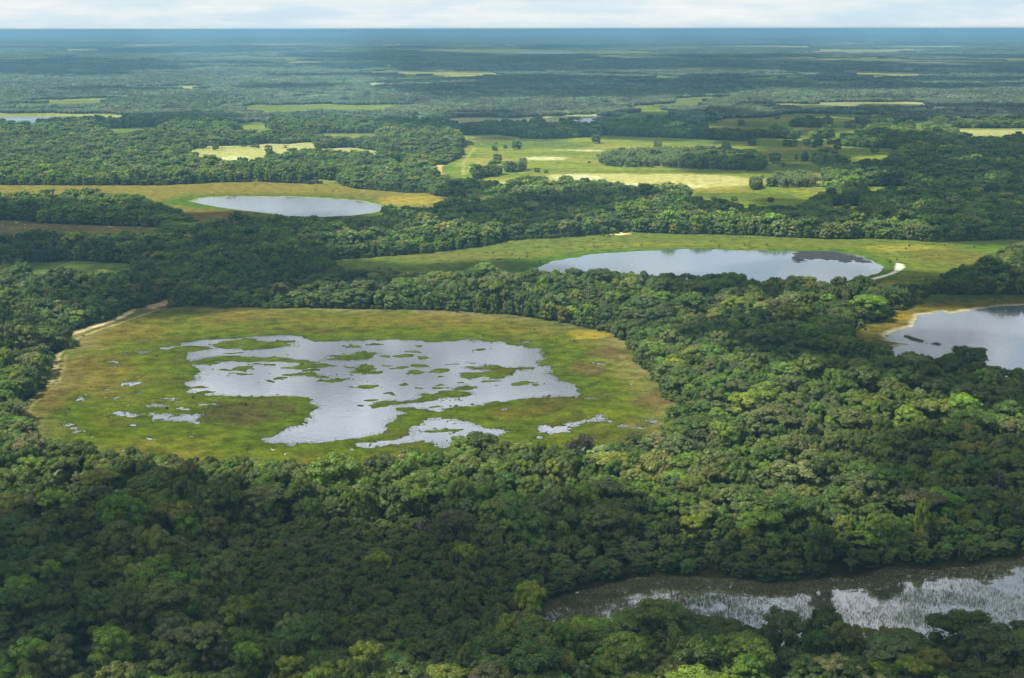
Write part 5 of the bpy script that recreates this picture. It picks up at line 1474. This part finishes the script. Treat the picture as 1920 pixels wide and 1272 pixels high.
# ------------------------------------------------------------------ white birds
def bird_body(flying):
    """one continuous body: bill root, head, S-neck, trunk, tail; spread or folded wings"""
    g = Geo()
    if flying:
        path = [(0.78, 0, 0.06, .012), (0.66, 0, 0.06, .035), (0.60, 0, 0.05, .042), (0.50, 0, 0.03, .028), (0.32, 0, 0.02, .035), (0.18, 0, 0, .10), (0.0, 0, -.02, .135), (-.20, 0, -.01, .10), (-.34, 0, .0, .05), (-.46, 0, 0, .015)]
    else:
        path = [(0.42, 0, 0.98, .012), (0.30, 0, 1.0, .035), (0.24, 0, 1.0, .042), (0.20, 0, 0.92, .028), (0.27, 0, 0.80, .028), (0.24, 0, 0.68, .045), (0.14, 0, 0.58, .11), (-.04, 0, 0.52, .14), (-.24, 0, 0.46, .09), (-.42, 0, 0.38, .02)]
    seg = 8; ring = []
    for i, (x, y, z, r_) in enumerate(path):
        a = path[max(0, i - 1)]; b = path[min(len(path) - 1, i + 1)]
        d = Vector((b[0] - a[0], 0, b[2] - a[2])).normalized(); up = Vector((0, 1, 0)); sd_ = d.cross(up)
        ring.append([(Vector((x, y, z)) + (up * math.cos(t) + sd_ * math.sin(t)) * r_)[:] for t in [2 * math.pi * k / seg for k in range(seg)]])
    v = np.array(ring).reshape(-1, 3)
    f = [[i * seg + k, i * seg + (k + 1) % seg, (i + 1) * seg + (k + 1) % seg, (i + 1) * seg + k] for i in range(len(path) - 1) for k in range(seg)]
    g.add(v, np.array(f), (1, 1, 1))
    for s in (-1, 1):
        if flying:
            sec = [(0.12, 0.08, 0.02, -0.16), (0.14, 0.42, 0.20, -0.16), (0.10, 0.80, 0.32, -0.14), (-0.02, 1.15, 0.34, -0.12), (-0.12, 1.28, 0.34, -0.13)]
        else:
            sec = [(0.16, 0.10, 0.60, 0.02), (0.05, 0.15, 0.60, -0.16), (-0.1, 0.14, 0.56, -0.26), (-0.3, 0.08, 0.46, -0.42)]
        vv = []
        for (xf, yy, zz, xb) in sec:
            if flying: vv += [(xf, s * yy, zz + .015), (xb, s * yy, zz), ((xf + xb) / 2, s * yy, zz + .035), ((xf + xb) / 2, s * yy, zz - .005)]
            else: vv += [(xf, s * yy, zz), (xb, s * yy * .9, zz - .12), ((xf + xb) / 2, s * (yy + .03), zz - .05), ((xf + xb) / 2, s * (yy - .05), zz - .06)]
        o = [0, 2, 1, 3]
        ff = [[i * 4 + o[k], i * 4 + o[(k + 1) % 4], i * 4 + 4 + o[(k + 1) % 4], i * 4 + 4 + o[k]] for i in range(len(sec) - 1) for k in range(4)]
        ff += [[0, 2, 1, 3], [len(sec) * 4 - 4 + q for q in (0, 3, 1, 2)]]
        g.add(np.array(vv), np.array(ff), (1, 1, 1))
    body = g.mesh('bird body', M_BIRD, smooth=True)
    g = Geo()
    if flying:
        tube(g, (0.78, 0, 0.06), (0.92, 0, 0.05), .012, .003)
        for s in (-1, 1): tube(g, (-.3, s * .03, -.02), (-.66, s * .03, -.03), .010, .008)
    else:
        tube(g, (0.42, 0, 0.98), (0.56, 0, 0.96), .012, .003)
        for s in (-1, 1):
            tube(g, (-.02, s * .05, 0.42), (0.0, s * .05, 0.22), .012, .010); tube(g, (0.0, s * .05, 0.22), (-.02, s * .05, 0.0), .010, .008)
            for t in (-.05, 0, .05): tube(g, (-.02, s * .05, 0.005), (.07, s * .05 + t, 0.003), .006, .003)
    bill = g.mesh('bill and legs', M_BILL)
    return body, bill
BF = bird_body(True); BS = bird_body(False)
birds = [(511, 844, 6, 1.35, 2.5, 0.5, 1, 'white stork flying low over the meadow below the main lagoon'), (535, 854, 0, 1.1, 1.0, 0, 0, 'white bird standing in the meadow behind the flying stork'),
         (31, 418, 3, 1.5, 1.0, 0.3, 1, 'white bird in flight with raised wings over the brown clearing at left'), (5, 417, 0, 1.5, 0, 0, 0, 'white bird at the left edge of the brown clearing, highest one'),
         (5, 426, 0, 1.5, 2, 0, 0, 'white bird low at the left edge of the brown clearing'), (22, 430, 0, 1.5, 3, 0, 0, 'white bird on the near side of the brown clearing, under the flying one'),
         (47, 422, 2, 1.5, 2.4, 0.2, 1, 'white bird flapping over the brown clearing, upper of a pair'), (47, 429, 0, 1.5, 1.2, 0, 0, 'white bird standing on brown ground, lower of a pair'),
         (86, 421, 0, 1.4, 4, 0, 0, 'faint white bird by the far tree edge of the brown clearing'), (120, 429, 0, 1.5, 5, 0, 0, 'white bird standing midway along the brown clearing'),
         (150, 427, 0, 1.4, 0.4, 0, 0, 'white bird standing right of the midway one in the brown clearing'), (206, 426, 9.5, 1.6, 1, 0, 1, 'white bird over the treetops at the right end of the brown clearing'),
         (261, 427, 9.5, 1.6, 2, 0, 1, 'rightmost white bird, over dark treetops beyond the brown clearing')]
for (px, py, z, s, rz, rx, fl, lab) in birds:
    x, y = unproj(px, py, z + 0.6)
    nm = 'flying_bird' if fl else 'standing_bird'
    b, l = BF if fl else BS
    e = bpy.data.objects.new(nm, None); C.objects.link(e)
    e.location = (x, y, z + 0.6 if fl else 0.45); e.rotation_euler = (rx, 0, rz); e.scale = (s, s, s)
    tag(e, lab, 'bird', 'white birds over the clearings')
    link('body', b, e); link('bill_and_legs', l, e)

# ------------------------------------------------------------------ clouds drifting above the plain (outside the picture, they shade it)
SHADE = [Z(z1, [(-900, 1900), (-700, 380), (-300, 362), (380, 395), (600, 405), (760, 400), (930, 372), (1120, 395), (1250, 372), (1420, 380), (1920, 375), (2500, 375), (2700, 1900)]),
         Z(z1, [(-300, 113), (0, 112), (180, 114), (300, 125), (290, 132), (100, 145), (-300, 146)]), Z(z1, [(150, 93), (300, 89), (480, 91), (520, 99), (300, 104), (160, 101)]),
         Z(z1, [(560, 112), (680, 96), (900, 100), (1400, 111), (2200, 122), (2200, 146), (1600, 142), (1300, 134), (1040, 138), (700, 133), (560, 128)]),
         Z(z1, [(750, 165), (960, 158), (1400, 162), (1390, 180), (1100, 186), (960, 190), (760, 183)]), Z(z1, [(780, 224), (960, 228), (1400, 205), (1650, 195), (1860, 200), (1800, 222), (1400, 262), (1200, 262), (900, 260), (790, 245)]),
         Z(z1, [(0, 226), (330, 216), (460, 222), (430, 240), (100, 240)]), Z(z1, [(1300, 272), (1500, 262), (1920, 262), (2400, 300), (2400, 372), (1640, 372), (1560, 320), (1300, 318)]),
         Z(z1, [(1400, 205), (2300, 205), (2300, 240), (1640, 225)])]
LIT = [(1180, 455, 500, 22), (1700, 470, 260, 30), (1860, 590, 160, 30), (480, 365, 420, 22), (1640, 615, 60, 30), (60, 535, 110, 40), (1090, 575, 150, 55), (1650, 575, 70, 35), (1400, 770, 170, 90), (1885, 820, 60, 40), (1150, 640, 60, 25), (1640, 608, 60, 22), (700, 600, 160, 12), (1300, 425, 130, 22),
       (1560, 880, 120, 70), (1270, 860, 120, 60), (250, 700, 120, 60), (1200, 760, 110, 40), (800, 385, 70, 15), (1620, 470, 130, 12), (1560, 980, 160, 50), (560, 860, 220, 30)]
CH = 1150.0
off = (SUN_DIR.x / SUN_DIR.z * CH, SUN_DIR.y / SUN_DIR.z * CH)
LITW = [ell(z1, 650, 715, 650, 150)]
for (cx_, cy_, rx_, ry_) in LIT:
    LITW.append(ell(z1, cx_, cy_ + 8, rx_, ry_))
gcl = Geo(); iv, jf = ICO2
def blob(x, y, R, th, zc_):
    n3 = 1 + 0.22 * np.sin(iv[:, 0] * 3 + x) * np.cos(iv[:, 1] * 4 + y) + crng.uniform(-0.06, 0.06, len(iv))
    gcl.add(iv * n3[:, None] * np.array([R, R, th]) + np.array([x + off[0], y + off[1], zc_]), jf, (1, 1, 1))
crng = np.random.default_rng(91)
def shade_at(P):
    s = np.zeros(len(P), bool)
    for p in SHADE: s |= inpoly(P[:, 0], P[:, 1], p)
    s |= (P[:, 1] > 6800) & (fbm(P[:, 0] * 0.45, P[:, 1], 1500, 3, 95) > 0.62)
    s |= (P[:, 1] > 1700) & (P[:, 1] < 6800) & (fbm(P[:, 0] * 0.5, P[:, 1], 520, 3, 96) > 0.62)
    return s
for (y0, y1, s, half) in ((150, 1500, 62, 0.75), (1500, 3000, 90, 0.5), (3000, 7000, 170, 0.45), (7000, 22000, 420, 0.42)):
    P = grid_pts(y0, y1, s, 92, half, 150)
    P = P[shade_at(P)]
    m = np.ones(len(P), bool)
    if y0 < 1500:
        for e in LITW:
            m &= ((P[:, 0] - e[0]) / (e[2] + s * 0.3)) ** 2 + ((P[:, 1] - e[1]) / (e[3] + s * 0.3)) ** 2 > 1
    P = P[m]
    for (x, y) in P:
        blob(x, y, s * crng.uniform(0.68, 0.86), s * crng.uniform(0.16, 0.24), CH + crng.uniform(-15, 15))
        if y0 >= 3000: blob(x + s * crng.uniform(-0.3, 0.3), y + s * crng.uniform(-0.3, 0.3), s * crng.uniform(0.6, 0.8), s * 0.15, CH + 90 + crng.uniform(-15, 15))
mcl, t = mat('cloud vapour')
lw = nn(t, 'ShaderNodeLayerWeight'); lw.inputs['Blend'].default_value = 0.5
rp = ramp(t, [(0.0, (0.66,) * 3), (0.6, (0.36,) * 3), (1.0, (0.0,) * 3)], lw.outputs['Facing'])
tr = nn(t, 'ShaderNodeBsdfTransparent')
df = nn(t, 'ShaderNodeBsdfDiffuse'); df.inputs['Color'].default_value = (0.9, 0.9, 0.92, 1)
tl = nn(t, 'ShaderNodeBsdfTranslucent'); tl.inputs['Color'].default_value = (0.95, 0.96, 0.98, 1)
mdt = nn(t, 'ShaderNodeMixShader'); mdt.inputs[0].default_value = 0.6
t.links.new(df.outputs[0], mdt.inputs[1]); t.links.new(tl.outputs[0], mdt.inputs[2])
mo = nn(t, 'ShaderNodeMixShader')
t.links.new(rp.outputs[0], mo.inputs[0]); t.links.new(tr.outputs[0], mo.inputs[1]); t.links.new(mdt.outputs[0], mo.inputs[2])
oo = nn(t, 'ShaderNodeOutputMaterial'); t.links.new(mo.outputs[0], oo.inputs[0])
me = gcl.mesh('clouds', mcl, smooth=True)
tag(link('clouds', me), 'broken sheet of low clouds drifting above the plain', 'clouds', kind='stuff')

# ------------------------------------------------------------------ haze
bm = bmesh.new()
bmesh.ops.create_cube(bm, size=1.0)
bmesh.ops.scale(bm, vec=(260000, 250000, 158), verts=bm.verts)
bmesh.ops.translate(bm, vec=(0, 0, 74.5), verts=bm.verts)
me = bpy.data.meshes.new('haze'); bm.to_mesh(me); bm.free()
mh, t = mat('humid air')
pvn = nn(t, 'ShaderNodeVolumePrincipled')
pvn.inputs['Color'].default_value = (0.35, 0.73, 1.0, 1)
pvn.inputs['Density'].default_value = 0.000105
pvn.inputs['Anisotropy'].default_value = 0.0
oo = nn(t, 'ShaderNodeOutputMaterial'); t.links.new(pvn.outputs[0], oo.inputs['Volume'])
me.materials.append(mh)
tag(link('haze', me), 'pale blue humid air over the plain', 'haze', kind='stuff')
